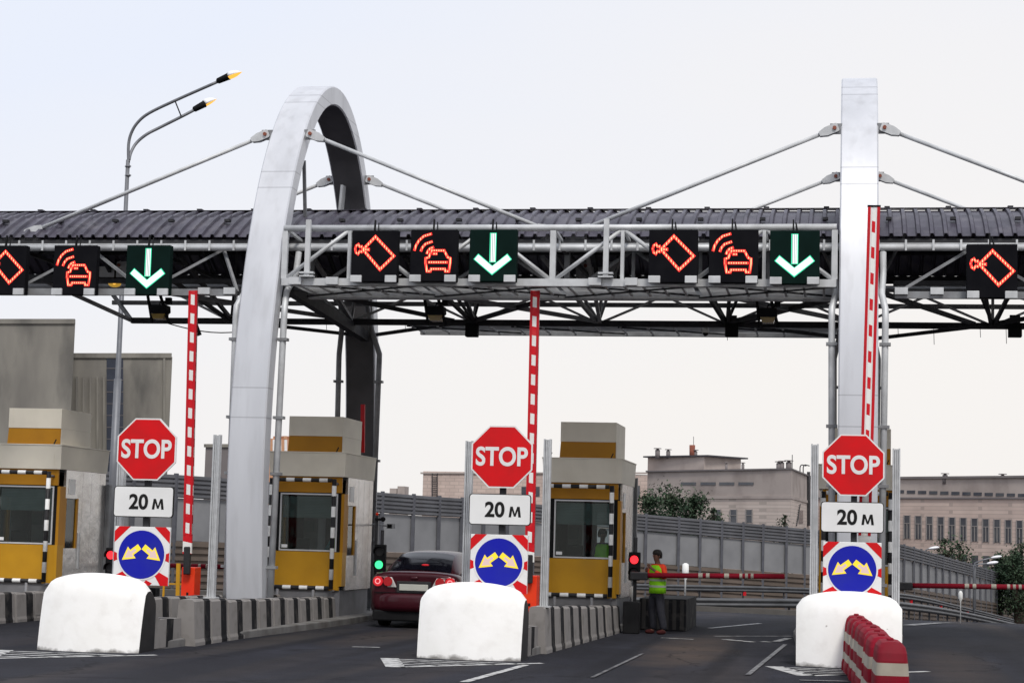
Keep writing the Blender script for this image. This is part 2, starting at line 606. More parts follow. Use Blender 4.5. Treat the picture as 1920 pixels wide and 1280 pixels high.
def ribbon(mb, pts, w, o, ux, uy, closed=False, mi=0):
    """flat mitred stroke through 2d points, laid on the plane o + x*ux + y*uy"""
    pts = [Vector(p) for p in pts]
    n = len(pts)
    o, ux, uy = Vector(o), Vector(ux), Vector(uy)
    L, Rr = [], []
    for i, p in enumerate(pts):
        a = pts[(i - 1) % n] if (closed or i > 0) else None
        b = pts[(i + 1) % n] if (closed or i < n - 1) else None
        d1 = (p - a).normalized() if a is not None else (b - p).normalized()
        d2 = (b - p).normalized() if b is not None else d1
        t = (d1 + d2)
        t = t.normalized() if t.length > 1e-4 else d1
        nn = Vector((-t.y, t.x))
        k = w / 2 / max(.5, nn.dot(Vector((-d1.y, d1.x))))
        q = p.copy()
        if not closed and i == 0: q = p - d1 * w * .4
        if not closed and i == n - 1: q = p + d1 * w * .4
        L.append(q + nn * k)
        Rr.append(q - nn * k)
    vs = [o + ux * p.x + uy * p.y for p in L + Rr]
    m = n if closed else n - 1
    mb.add(vs, [(i, (i + 1) % n, n + (i + 1) % n, n + i) for i in range(m)], mi)


def text_mesh(s, size, offset=.02, extrude=.002, xscale=1.0):
    cu = bpy.data.curves.new('lettering', 'FONT')
    cu.body = s
    cu.size = size
    cu.align_x = 'CENTER'
    cu.align_y = 'CENTER'
    cu.offset = offset
    cu.extrude = extrude
    o = bpy.data.objects.new('lettering', cu)
    col.objects.link(o)
    o.scale = (xscale, 1, 1)
    dg = bpy.context.evaluated_depsgraph_get()
    me = bpy.data.meshes.new_from_object(o.evaluated_get(dg))
    bpy.data.objects.remove(o)
    vs = [Vector((v.co.x * xscale, v.co.y, v.co.z)) for v in me.vertices]
    fs = [list(p.vertices) for p in me.polygons]
    xs = [v.x for v in vs]; ys = [v.y for v in vs]
    cx, cy = (min(xs) + max(xs)) / 2, (min(ys) + max(ys)) / 2
    return [v - Vector((cx, cy, 0)) for v in vs], fs


def put_text(mb, s, size, o, offset=.02, xscale=1.0, mi=0):
    """lettering standing upright, read from -Y"""
    vs, fs = text_mesh(s, size, offset, .0015, xscale)
    o = Vector(o)
    mb.add([o + Vector((v.x, -v.z, v.y)) for v in vs], fs, mi)


def em_letter(mb, cx, y, z0, w, h):
    """the small letter for metres: two splayed stems and a V"""
    t, q = .036, .018
    poly = [(-w / 2 - .004, 0), (-w / 2 + .018, h), (-w / 2 + .018 + t, h), (0, h * .34), (w / 2 - .018 - t, h), (w / 2 - .018, h), (w / 2 + .004, 0), (w / 2 - t + .002, 0), (w / 2 - t - q * .55, h * .62), (t * .38, .012), (-t * .38, .012), (-w / 2 + t + q * .55, h * .62), (-w / 2 + t - .002, 0)]
    mb.prism(poly, (cx, y, z0), (1, 0, 0), (0, 0, 1), (0, 1, 0), .003)


def bake(o):
    """apply an object's modifiers to its mesh"""
    dg = bpy.context.evaluated_depsgraph_get()
    me = bpy.data.meshes.new_from_object(o.evaluated_get(dg))
    o.modifiers.clear()
    o.data = me
    return o


# ------------------------------------------------------------------ ground
def smooth(t):
    t = min(max(t, 0), 1)
    return t * t * (3 - 2 * t)


def zg(x, y):
    if y < 45:
        return 0.0
    z = -.027 * (min(y, 320) - 45) * smooth((y - 45) / 6)
    z -= .13 * max(0, min(x, 60) + 6) * smooth((y - 55) / 60)
    return z


# road surface
m, t, b = _new('asphalt')
tc_, mp_ = _coord(t, (1, 1, 1), rand=False)
mp3 = t.nodes.new('ShaderNodeMapping')
mp3.inputs['Scale'].default_value = (1, .4, 1)
t.links.new(tc_.outputs['Object'], mp3.inputs['Vector'])
big = _noise(t, mp3.outputs['Vector'], .45, 6, .40, .62)
mp2 = t.nodes.new('ShaderNodeMapping')
mp2.inputs['Scale'].default_value = (1.1, .05, 1)
t.links.new(tc_.outputs['Object'], mp2.inputs['Vector'])
trk = _noise(t, mp2.outputs['Vector'], 1.0, 4, .4, .66)
fine = _noise(t, mp_.outputs['Vector'], 60, 3, .3, .7)
o_ = _mix(t, big, (.007, .0075, .013), (.023, .0245, .036))
o_ = _mix(t, _math(t, 'MULTIPLY', trk, .75), o_, (.012, .012, .016))
brn = _noise(t, mp2.outputs['Vector'], .62, 3, .52, .7)
o_ = _mix(t, _math(t, 'MULTIPLY', brn, .55), o_, (.060, .046, .038))
o_ = _mix(t, _math(t, 'MULTIPLY', fine, .3), o_, (.06, .06, .065))
mid_ = _noise(t, mp_.outputs['Vector'], 1.7, 8, .4, .7)
o_ = _mix(t, _math(t, 'MULTIPLY', mid_, .5), o_, (.012, .012, .015))
sxy = t.nodes.new('ShaderNodeSeparateXYZ')
t.links.new(tc_.outputs['Object'], sxy.inputs['Vector'])
warp = _noise(t, mp_.outputs['Vector'], .8, 4, .2, .8)
for (cx_, cy_, w_, l_, cc_, am_) in ((-2.5, 31.5, .9, 6.0, (.085, .062, .048), .75), (-7.7, 32.5, .8, 4.5, (.062, .048, .040), .6), (1.6, 30.0, .8, 6, (.055, .043, .038), .6), (-8.9, 30, .5, 6, (.05, .043, .038), .6),
                                     (-3.3, 29.5, .22, 8, (.007, .007, .009), .7), (-1.75, 29.5, .22, 8, (.007, .007, .009), .7), (-8.5, 29.5, .22, 7, (.007, .007, .009), .6), (-7.0, 29.5, .22, 7, (.007, .007, .009), .6), (2.6, 30, .3, 8, (.008, .008, .010), .6)):
    ex = _math(t, 'POWER', _math(t, 'ABSOLUTE', _math(t, 'MULTIPLY_ADD', sxy.outputs['X'], 1 / w_, -cx_ / w_)), 2.0)
    ey = _math(t, 'POWER', _math(t, 'ABSOLUTE', _math(t, 'MULTIPLY_ADD', sxy.outputs['Y'], 1 / l_, -cy_ / l_)), 2.0)
    mk_ = _math(t, 'SUBTRACT', 1.25, _math(t, 'ADD', _math(t, 'ADD', ex, ey), _math(t, 'MULTIPLY', warp, .8)))
    mk_ = _math(t, 'MULTIPLY', _math(t, 'MINIMUM', _math(t, 'MAXIMUM', mk_, 0.0), 1.0), am_)
    o_ = _mix(t, mk_, o_, cc_)
# tar seams and cracks
vor = t.nodes.new('ShaderNodeTexVoronoi')
vor.feature = 'DISTANCE_TO_EDGE'
vor.inputs['Scale'].default_value = .28
dis = t.nodes.new('ShaderNodeVectorMath')
dis.operation = 'ADD'
nd = t.nodes.new('ShaderNodeTexNoise')
nd.inputs['Scale'].default_value = 1.3
t.links.new(mp_.outputs['Vector'], nd.inputs['Vector'])
t.links.new(mp_.outputs['Vector'], dis.inputs[0])
t.links.new(nd.outputs['Color'], dis.inputs[1])
t.links.new(dis.outputs['Vector'], vor.inputs['Vector'])
o_ = _mix(t, _math(t, 'MULTIPLY', _math(t, 'LESS_THAN', vor.outputs['Distance'], .008), .55), o_, (.006, .006, .007))
t.links.new(o_, b.inputs['Base Color'])
b.inputs['Roughness'].default_value = .9
b.inputs['Specular IOR Level'].default_value = .15
_bump(t, b, fine, .35, .008)
MATS['asphalt'] = m

xs = sorted(set([-900, -500, -300, -200, -150, -110] + [-80 + 4 * i for i in range(41)] + [110, 150, 200, 300, 500, 900]))
ys = sorted(set([-60, -20, 0, 10, 20, 30, 38, 42] + [44 + i for i in range(22)] + [66 + 5 * i for i in range(27)] + [220, 260, 320, 450, 700, 1200, 2500]))
g = MB()
vs = [(x, y, zg(x, y)) for y in ys for x in xs]
nx = len(xs)
g.add(vs, [(j * nx + i, j * nx + i + 1, (j + 1) * nx + i + 1, (j + 1) * nx + i) for j in range(len(ys) - 1) for i in range(nx - 1)], 0, True)
tag(g.build('road', 'asphalt'), kind='structure')

# painted markings, worn
m, t, b = _new('road_paint')
tc_, mp_ = _coord(t, (1, 1, 1), rand=False)
o_ = _mix(t, _noise(t, mp_.outputs['Vector'], 7, 8, .48, .68), (.46, .46, .45), (.06, .06, .065))
t.links.new(o_, b.inputs['Base Color'])
b.inputs['Roughness'].default_value = .8
MATS['road_paint'] = m
m, t, b = _new('road_paint_faint')
tc_, mp_ = _coord(t, (1, 1, 1), rand=False)
o_ = _mix(t, _noise(t, mp_.outputs['Vector'], 5, 8, .36, .58), (.20, .20, .20), (.022, .022, .026))
t.links.new(o_, b.inputs['Base Color'])
MATS['road_paint_faint'] = m


def gpt(px, py, dz=.005):
    d = M3 @ Vector((px - 960, -(py - 640), -3600.0))
    q = Vector((0, 0, CAM_H)) + d * ((dz - CAM_H) / d.z)
    return q


def stroke(mb, a, b2, w, dz=.005):
    a, b2 = Vector(a[:2]), Vector(b2[:2])
    n_ = 6
    d = (b2 - a).normalized()
    s = Vector((-d.y, d.x)) * w / 2
    vs, fs = [], []
    for i in range(n_ + 1):
        p = a.lerp(b2, i / n_)
        for q in (p - s, p + s):
            vs.append((q.x, q.y, zg(q.x, q.y) + dz))
    fs = [(2 * i, 2 * i + 1, 2 * i + 3, 2 * i + 2) for i in range(n_)]
    mb.add(vs, fs)


ISL = [dict(x=-15.6, y=24.3, by=35.5, bx=-15.85), dict(x=-10.41, y=25.55, by=36.7, bx=-10.45), dict(x=-5.25, y=26.87, by=37.2, bx=-5.05), dict(x=.06, y=28.2, by=37.9, bx=.25)]
mk = MB()
for I in ISL:
    x, y = I['x'], I['y']
    t0 = (x - .85, y - 1.9); t1 = (x + .95, y - .15); t2 = (x - 1.0, y - .15)
    stroke(mk, (x - 1.05, y - .25), (x - .55, y - 2.0), .26)
    stroke(mk, (x - .5, y - 1.95), (x + 1.1, y - .1), .13)
    for k, (a, b2) in enumerate((((-.82, -.75), (.55, -.75)), ((-.72, -1.1), (.2, -1.1)), ((-.6, -1.45), (-.1, -1.45)), ((-.9, -.42), (.8, -.42)))):
        stroke(mk, (x + a[0], y + a[1]), (x + b2[0], y + b2[1]), .1)
tag(mk.build('hatched_marking', 'road_paint', fix=False), kind='structure')
mk = MB()
for a, b2, w in (((870, 1278), (985, 1246), .11),
                 ((1240, 1195), (1300, 1198), .1), ((1358, 1198), (1412, 1203), .16), ((1428, 1202), (1445, 1203), .16), ((1455, 1202), (1478, 1196), .14),
                 ((1330, 1177), (1425, 1168), .12), ((660, 1212), (712, 1213), .1), ((1340, 1192), (1485, 1192), .1)):
    A, B = gpt(*a), gpt(*b2)
    stroke(mk, A, B, w, .009)
tag(mk.build('lane_marking', 'road_paint', fix=False), kind='structure')
mk = MB()
for a, b2, w in (((1110, 1270), (1205, 1225), .05), ((1402, 1265), (1472, 1208), .07), ((1702, 1172), (1800, 1163), .3), ((880, 1230), (960, 1190), .08), ((1500, 1275), (1590, 1277), .14),
                 ((1505, 1262), (1590, 1264), .14)):
    stroke(mk, gpt(*a), gpt(*b2), w, .013)
tag(mk.build('worn_marking', 'road_paint_faint', fix=False), kind='structure')

# raised islands
isl = MB()
for I in ISL:
    x, y = I['x'], I['y']
    poly = [(x - .68, y + 1.0), (x + .68, y + 1.0), (x + 1.02, y + 9), (x + 1.02, 41.5), (x + .6, 42.3), (x - .6, 42.3), (x - 1.02, 41.5), (x - 1.02, y + 9)]
    isl.prism(poly, (0, 0, -.02), (1, 0, 0), (0, 1, 0), (0, 0, 1), .14)
tag(isl.build('traffic_island', 'concrete_kerb', bevel=.02), kind='structure')

# ------------------------------------------------------------------ crash blocks at the noses of the islands
WB = 1.5
NOSE_LABEL = {1: 'white round-topped concrete crash block under the leftmost STOP sign', 2: 'white round-topped concrete crash block between the dark red car and middle barrier wall',
              3: 'white round-topped concrete crash block partly hidden by red plastic barriers'}
prof = [(.0, 0), (.05, .35), (.11, .7), (.16, .92), (.23, .985), (.36, 1.0), (.52, .985), (.6, .94), (.68, .86), (.74, .76), (.76, .6), (.76, 0)]
for i in (1, 2, 3):
    I = ISL[i]
    x, y = I['x'], I['y']
    t_ = thing('crash_block', NOSE_LABEL[i], 'crash block', (x, y, 0), 'white crash blocks at the island noses')
    b_ = MB()
    rings = []
    NC = 18
    for k in range(NC + 1):
        u = -1 + 2 * k / NC
        ring = []
        for (py_, pz) in prof:
            zt = pz * (.95 + .135 * (1 - abs(u) ** 2.2) - .10 * max(0, abs(u) - .86) / .14 * pz)
            fw = WB / 2 * (1 + .01 * min(1, pz))
            yy = py_ + (.16 * u * u if py_ < .5 else 0)
            ring.append(Vector((x + u * fw, y + yy, zt)))
        rings.append(ring)
    b_.loft(rings, 0, cap=False, smooth=True, closed=False)
    for side in (0, NC):
        n0 = len(b_.v)
        b_.v += [p.copy() for p in rings[side]]
        b_.f.append(list(range(n0, n0 + len(prof)))); b_.m.append(1); b_.s.append(False)
    b_.build('block_body', ['white_paint', 'black_paint'], t_)
    r_ = MB()
    rp = [(.762, .02), (.762, .72), (.85, .58), (.98, .47), (1.1, .43), (2.0, .42), (2.0, .02)]
    for s in (-1, 1):
        x0 = x + s * .5
        r_.prism([(a, b2) for a, b2 in rp], (x0 - .2, y, 0), (0, 1, 0), (0, 0, 1), (1, 0, 0), .4)
    rr = r_.build('ramp_wall', 'wall_stripes', t_)
    f_ = MB()
    f_.bx(x - .29, x + .29, y + .765, y + 1.99, .13, .33)
    f_.build('infill', 'concrete', t_)

# ------------------------------------------------------------------ striped barrier walls along the islands
def barrier_wall(a, b2, h0, h1, label, mt='wall_stripes', name='concrete_barrier'):
    a, b2 = Vector((*a, 0)), Vector((*b2, 0))
    d = (b2 - a).normalized()
    s = Vector((-d.y, d.x, 0))
    mb = MB()
    L = (b2 - a).length
    n_ = max(1, round(L / .86))
    for k in range(n_):
        p, q = a.lerp(b2, k / n_ + .004), a.lerp(b2, (k + 1) / n_ - .004)
        h = h0 + (h1 - h0) * (k + .5) / n_ + random.uniform(-.015, .015)
        w0, w1 = .165, .13
        jit = random.uniform(-.012, .012)
        pr_ = [(-w0, 0), (-w0, .05), (-w1 - .02, .10), (-w1 + .01, h - .03), (-w1 + .04, h), (w1 - .04, h), (w1 - .01, h - .03), (w1 + .02, .10), (w0, .05), (w0, 0)]
        mb.prism(pr_, p + s * jit, s, (0, 0, 1), d, (q - p).length)
    o = mb.build(name, mt, base=(a.x, a.y, 0))
    tag(o, label, 'concrete barrier', 'striped concrete barriers along the islands')
    return o


barrier_wall((-14.75, 26.5), (-14.72, 35.2), .62, .5, 'black and grey striped concrete barrier at the left edge of the photo')
barrier_wall((-9.70, 27.65), (-9.86, 36.45), .68, .50, 'black and grey striped concrete barrier below the near leg of the left arch')
barrier_wall((-11.0, 27.65), (-10.95, 36.45), .68, .50, 'striped concrete barrier behind the leftmost crash block, on its far side')
barrier_wall((-4.60, 28.95), (-4.33, 36.6), .70, .50, 'black and grey striped concrete barrier leading to the booth beside the worker')
barrier_wall((-5.85, 28.95), (-5.75, 36.9), .70, .50, 'striped concrete barrier on the car side of the middle island')
barrier_wall((.72, 30.3), (.78, 37.5), .70, .50, 'striped concrete barrier behind the rightmost crash block')
fb = MB()
fb.bx(-3.98, -3.06, 37.95, 40.6, 0, .62)
for k in range(6):
    fb.bx(-3.93 + k * .15, -3.85 + k * .15, 37.93, 37.95, .02, .6)
tag(fb.build('concrete_barrier', 'dark_stripes', base=(-3.5, 37.95, 0), bevel=.025), 'low dark striped concrete barrier behind the worker in the green vest', 'concrete barrier', 'striped concrete barriers along the islands')

# ------------------------------------------------------------------ arches
ARC_Y, ARC_Z, AA, AB, AT, AWD = 36.7, 2.9, 4.2, 7.7, .38, .66


def arch_pt(th, inner=False):
    a, b2 = (AA - AT, AB - AT) if inner else (AA, AB)
    return ARC_Y - a * math.cos(th), ARC_Z + b2 * math.sin(th)


def make_arch(xc, label):
    t_ = thing('steel_arch', label, 'arch', (xc, ARC_Y, 0), 'silver arches over the toll plaza')
    mb = MB()
    N = 72
    t0 = -math.asin(ARC_Z / AB) + .016
    O, In = [], []
    for k in range(N + 1):
        th = t0 + (math.pi - 2 * t0) * k / N
        O.append(arch_pt(th)); In.append(arch_pt(th, True))
    xl, xr = xc - AWD / 2, xc + AWD / 2
    rings = []
    bv = .025
    for k in range(N + 1):
        (yo, zo), (yi, zi) = O[k], In[k]
        d = Vector((yi - yo, zi - zo)).normalized() * bv
        rings.append([Vector((xl + bv, yo, zo)), Vector((xr - bv, yo, zo)), Vector((xr, yo + d.x, zo + d.y)), Vector((xr, yi - d.x, zi - d.y)),
                      Vector((xr - bv, yi, zi)), Vector((xl + bv, yi, zi)), Vector((xl, yi - d.x, zi - d.y)), Vector((xl, yo + d.x, zo + d.y))])
    # keep the corner edges crisp while the curve stays smooth along its length: separate strips
    for a_, b_ in ((0, 1), (1, 2), (2, 3), (3, 4), (4, 5), (5, 6), (6, 7), (7, 0)):
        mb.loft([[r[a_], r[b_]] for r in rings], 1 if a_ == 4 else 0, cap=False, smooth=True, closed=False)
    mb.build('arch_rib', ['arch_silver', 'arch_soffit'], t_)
    fp = MB()
    for k in (0, N):
        fp.bx(xc - .45, xc + .45, (O[k][0] + In[k][0]) / 2 - .32, (O[k][0] + In[k][0]) / 2 + .32, .12, .16)
    fp.build('base_plate', 'steel_mid', t_)
    # lugs that carry the tie rods
    for (yy, z) in ((34.33, 9.16), (38.9, 9.16)):
        for s in (-1, 1):
            lb = MB()
            xe = xc + s * AWD / 2
            lb.bx(min(xe - s * .02, xe + s * .19), max(xe - s * .02, xe + s * .19), yy - .02, yy + .02, z - .09, z + .10)
            lb.build('lug', 'steel_mid', t_)
    return t_


XA1, XA3 = -10.40, .19
make_arch(XA1, 'silver steel arch seen obliquely, rising behind the leftmost STOP sign')
make_arch(XA3, 'silver steel arch seen end on, rising behind the rightmost STOP sign')

# ------------------------------------------------------------------ canopy roof
RX0, RX1 = -18.0, 7.0
EY0, EY1, EZ, CZ = 34.0, 39.4, 7.17, 8.0
t_ = thing('canopy_roof', 'dark ribbed barrel roof over the toll lanes with silver gutter and open steel underside', 'canopy', ((RX0 + RX1) / 2, 36.7, 0))
canopy = t_


def roof_z(y):
    hw = (EY1 - EY0) / 2
    sag = CZ - EZ
    Rr = (hw * hw + sag * sag) / (2 * sag)
    yy = y - (EY0 + EY1) / 2
    return CZ - Rr + math.sqrt(Rr * Rr - yy * yy)


mb = MB()
per = .235
cross = [(0, 0), (.14, 0), (.155, .052), (.212, .052), (.235, 0)]
xsr = []
k = 0
x = RX0
while x < RX1:
    for dx, dz in cross[:-1]:
        xsr.append((x + dx, dz))
    x += per
NA = 16
rows = []
for j in range(NA + 1):
    y = EY0 + (EY1 - EY0) * j / NA
    rows.append(y)
vs, fs = [], []
lines = []
for j, y in enumerate(rows):
    z = roof_z(y)
    step = (.018 if j in (3, 6) else 0)
    if j in (3, 6, 10, 13):
        lines.append((y - .004, z, .014))
        lines.append((y + .004, z, -.008))
    else:
        lines.append((y, z, 0))
nxs = len(xsr)
for (y, z, st) in lines:
    for (x, dz) in xsr:
        vs.append((x, y, z + dz + st))
fs = [(j * nxs + i, j * nxs + i + 1, (j + 1) * nxs + i + 1, (j + 1) * nxs + i) for j in range(len(lines) - 1) for i in range(nxs - 1)]
mb.add(vs, fs)
o = mb.build('roof_sheet', 'roof_sheet', t_, fix=False)
sm = o.modifiers.new('thickness', 'SOLIDIFY')
sm.thickness = .012
# ridge flashing along the crest
mb = MB()
rws = []
for j in range(7):
    y = 35.75 + .75 * j / 6
    rws.append([Vector((RX0, y, roof_z(y) + .066)), Vector((RX1, y, roof_z(y) + .066))])
mb.loft(rws, 0, cap=False, closed=False)
o = mb.build('ridge_flashing', 'roof_sheet', t_, fix=False)
sm = o.modifiers.new('thickness', 'SOLIDIFY'); sm.thickness = .01; sm.offset = 1
# ridge clips along the crest
mb = MB()
for k in range(22):
    x = RX0 + .8 + k * 1.12
    mb.bx(x - .05, x + .05, 36.1, 36.3, roof_z(36.2) + .077, roof_z(36.2) + .10)
    mb.bx(x - .05, x + .05, 34.5, 34.62, roof_z(34.56) + .05, roof_z(34.56) + .10)
mb.build('snow_guard', 'steel_dark', t_)
# eaves: front and rear gutters with brackets
for nm, yy, mt in (('front', 33.9, 'steel_light'), ('rear', 39.5, 'steel_mid')):
    mb = MB()
    mb.path([(RX0, yy, 6.95), (RX1, yy, 6.95)], .058, 14)
    mb.bx(RX0, RX1, yy - .012, yy + .012, 7.01, 7.03)
    mb.build('gutter', mt, t_)
mb = MB()
x = RX0 + .2
while x < RX1:
    mb.bx(x - .018, x + .018, 33.82, 33.835, 6.89, 7.08)
    x += .47
mb.build('gutter_bracket', 'steel_light', t_)
mb = MB()
mb.bx(RX0, RX1, 34.05, 34.13, 7.04, 7.13)
mb.bx(RX0, RX1, 39.25, 39.33, 7.04, 7.19)
mb.build('eave_beam', 'steel_dark', t_)
# purlins and cross frames under the sheet
mb = MB()
for y in (34.9, 35.8, 36.7, 37.6, 38.5):
    z = roof_z(y) - .075
    mb.bx(RX0, RX1, y - .04, y + .04, z - .07, z + .05)
mb.build('purlin', 'steel_dark', t_)
fx = [XA1 + 2.645 * k for k in range(-2, 7)]
for xf in fx:
    mb = MB()
    ppts = [(xf, EY0 + .1 + (EY1 - EY0 - .2) * j / 8, roof_z(EY0 + .1 + (EY1 - EY0 - .2) * j / 8) - .17) for j in range(9)]
    for a, b2 in zip(ppts[:-1], ppts[1:]):
        mb.bar(a, b2, .07, .09)
    mb.bar((xf, 34.1, 6.98), (xf, 39.3, 6.98), .07, .07)
    mb.bar((xf, 35.2, 6.98), (xf, 36.7, 7.8), .05, .05)
    mb.bar((xf, 38.2, 6.98), (xf, 36.7, 7.8), .05, .05)
    mb.build('cross_frame', 'steel_dark', t_)
# lower rear truss of the roof: chord, posts and diagonals
BX0 = -15.15
mb = MB()
mb.bx(BX0, RX1, 38.94, 39.06, 6.10, 6.22)
mb.build('bottom_chord', 'steel_dark', t_)
mb = MB()
mb.bx(BX0 - .55, RX1, 39.20, 39.28, 6.53, 6.62)
mb.build('rear_chord', 'steel_mid', t_)
nodes = [XA1 + .1 + 2.63 * k for k in range(-1, 7)]
for k, xn in enumerate(nodes):
    mb = MB()
    mb.bar((xn, 39, 6.16), (xn + .02, 39.24, 6.76), .06, .06)
    mb.bar((xn, 39, 6.16), (xn - 1.3, 39.24, 6.76), .05, .05)
    mb.bar((xn, 39, 6.16), (xn + 1.3, 39.24, 6.76), .05, .05)
    mb.build('rear_brace', 'steel_light', t_)
    mb = MB()
    mb.bar((xn - .03, 39, 6.18), (xn - .55, 34.9, 6.93), .07, .07)
    mb.bar((xn + .03, 39, 6.18), (xn + .30, 34.9, 6.93), .07, .07)
    mb.bar((xn, 39.02, 6.2), (xn - .9, 36.6, 7.75), .05, .05)
    mb.bar((xn, 39.02, 6.2), (xn + .9, 36.6, 7.75), .05, .05)
    mb.bar((xn, 39, 6.2), (xn + 2.45 * (1 if k % 2 == 0 else -1), 34.75, 6.2), .08, .08)
    mb.build('floor_brace', 'steel_mid' if k % 2 else 'steel_dark', t_)
mb = MB()
mb.bar((BX0 - .55, 39.24, 6.75), (BX0, 39, 6.16), .07, .07)
mb.bar((BX0 - 1.0, 36.5, 6.7), (BX0, 39, 6.16), .07, .07)
mb.build('end_brace', 'steel_mid', t_)
# front lower beam under the outer sections
for x0, x1 in ((RX0, XA1 - .62), (XA3 + .62, RX1)):
    mb = MB()
    mb.bx(x0, x1, 33.45, 33.55, 6.0, 6.12)
    mb.build('front_beam', 'steel_mid', t_)
    mb = MB()
    k = x0
    while k < x1 - .5:
        mb.bar((k, 33.55, 6.08), (k + 1.3, 34.1, 6.95), .05, .05)
        mb.bar((min(k + 2.6, x1), 33.55, 6.08), (k + 1.3, 34.1, 6.95), .05, .05)
        k += 2.6
    mb.build('front_brace', 'steel_mid', t_)
    mb = MB()
    mb.bx(x0, x1, 34.6, 34.72, 6.16, 6.26)
    mb.bx(x0, x1, 34.86, 34.96, 6.42, 6.50)
    mb.build('inner_beam', 'steel_dark', t_)
for xc in (XA1, XA3):
    mb = MB(); mb.bar((xc + .12, 33.9, 6.28), (xc + .12, 40.3, 5.98), .16, .22); mb.build('portal_beam', 'steel_dark', t_)
    for s in (-1, 1):
        mb = MB(); mb.bar((xc + .12 + s * .1, 40.2, 6.0), (xc + s * 2.4, 39.05, 6.16), .07, .07); mb.build('portal_brace', 'steel_dark', t_)
        mb = MB(); mb.bar((xc + .12 + s * .1, 34.2, 6.25), (xc + s * 2.3, 39.0, 6.2), .08, .08); mb.build('portal_brace', 'steel_dark', t_)
# hanging cable and drips
mb = MB()
pts = []
for k in range(13):
    u = k / 12
    pts.append((-14.4 + 2.6 * u, 38.9, 6.12 - .22 * math.sin(math.pi * u)))
mb.path(pts, .012, 6)
for xx, ln in ((-10.8, .14), (-9.1, .12), (-2.4, .3), (1.7, .35), (2.6, .2), (3.1, .32), (1.0, .2)):
    mb.tube((xx, 38.9, 6.12), (xx + .01, 38.9, 6.12 - ln), .006, 5)
mb.build('loose_cable', 'black_matt', t_)

# ------------------------------------------------------------------ sign gantry between the arches
GX0, GX1 = XA1 + .38, XA3 - .38
t_ = thing('sign_gantry', 'light grey steel truss gantry spanning between the two arches in front of the roof', 'gantry', ((GX0 + GX1) / 2, 33, 0))
gantry = t_
mb = MB(); mb.path([(GX0, 33.05, 7.17), (GX1, 33.05, 7.17)], .06, 12); mb.build('top_chord', 'steel_light', t_)
mb = MB(); mb.bx(GX0, GX1, 32.98, 33.12, 6.13, 6.26); mb.build('bottom_chord', 'steel_light', t_)
mb = MB(); mb.bx(GX0, GX1, 34.74, 34.86, 6.11, 6.28); mb.build('rear_chord', 'steel_light', t_)
mb = MB(); mb.path([(GX0, 34.8, 7.05), (GX1, 34.8, 7.05)], .05, 10); mb.build('rear_top_chord', 'steel_mid', t_)
mb = MB()
for k in range(4):
    a = GX0 + (GX1 - GX0) * k / 4 + .05
    b2 = GX0 + (GX1 - GX0) * (k + 1) / 4 - .05
    for q in range(17):
        mb.bx(a, b2, 33.15 + q * .093, 33.15 + q * .093 + .034, 6.2, 6.225)
    for q in range(7):
        xx = a + (b2 - a) * (q + .5) / 7
        mb.bx(xx - .02, xx + .02, 33.15, 34.70, 6.17, 6.199)
mb.build('walkway_deck', 'steel_light', t_)
for k in range(4):
    a = GX0 + (GX1 - GX0) * k / 4
    b2 = GX0 + (GX1 - GX0) * (k + 1) / 4
    mb = MB()
    mb.bar((a, 33.15, 6.185), (b2, 34.7, 6.185), .035, .03)
    mb.bar((a, 34.7, 6.150), (b2, 33.15, 6.150), .035, .03)
    mb.build('deck_brace', 'steel_dark', t_)
Pn = (GX1 - GX0) / 8
for k in range(8):
    a = GX0 + Pn * k; b2 = a + Pn
    lo, hi = (a, b2) if k % 2 == 0 else (b2, a)
    for yy, mt in ((33.05, 'steel_light'), (34.8, 'steel_mid')):
        mb = MB()
        mb.tube((lo, yy, 6.22), (hi, yy, 7.15 if yy < 34 else 7.05), .038, 10)
        mb.build('diagonal', mt, t_)
for k in range(9):
    a = min(max(GX0 + Pn * k, GX0 + .03), GX1 - .03)
    for yy, mt in ((33.05, 'steel_light'), (34.8, 'steel_mid')):
        mb = MB()
        w9 = .05 if k in (0, 4, 8) else .03
        mb.bx(a - w9, a + w9, yy - .04, yy + .04, 6.262 if yy < 34 else 6.282, 7.12 if yy < 34 else 7.0)
        mb.build('vertical', mt, t_)
    mb = MB()
    mb.bar((a, 33.1, 7.17), (a, 34.76, 7.05), .05, .05)
    mb.build('cross_tie', 'steel_light', t_)
for xx in (P(578, 450, 32.9).x, P(1137, 450, 32.9).x):
    mb = MB()
    mb.bx(xx - .045, xx + .045, 32.86, 32.93, 6.3, 7.3)
    mb.bx(xx - .13, xx + .13, 32.84, 32.95, 6.33, 6.36)
    mb.bx(xx - .13, xx + .13, 32.84, 32.95, 6.27, 6.295)
    mb.build('mounting_post', 'steel_light', t_)
for px in (553, 622, 1115, 1183):
    xx = P(px, 523, 32.9).x
    mb = MB(); mb.bx(xx - .11, xx + .11, 32.90, 32.965, 6.14, 6.27); mb.build('blank_plate', 'steel_light', t_)
# rear box truss
mb = MB(); mb.bx(GX0 + .9, GX1, 40.44, 40.56, 6.06, 6.18); mb.build('far_chord', 'steel_mid', t_)
mb = MB()
for q in range(11):
    mb.bx(GX0 + .9, GX1, 39.14 + q * .118, 39.14 + q * .118 + .045, 6.12, 6.15)
for q in range(16):
    xx = GX0 + 1.0 + (GX1 - GX0 - 1.0) * q / 16
    mb.bx(xx - .02, xx + .02, 39.14, 40.42, 6.09, 6.119)
mb.build('far_deck', 'steel_light', t_)
for k in range(4):
    a = GX0 + .9 + (GX1 - GX0 - .9) * k / 4; b2 = a + (GX1 - GX0 - .9) / 4
    mb = MB(); mb.bar((a, 39.15, 6.10), (b2, 40.4, 6.10), .035, .03); mb.build('deck_brace', 'steel_dark', t_)

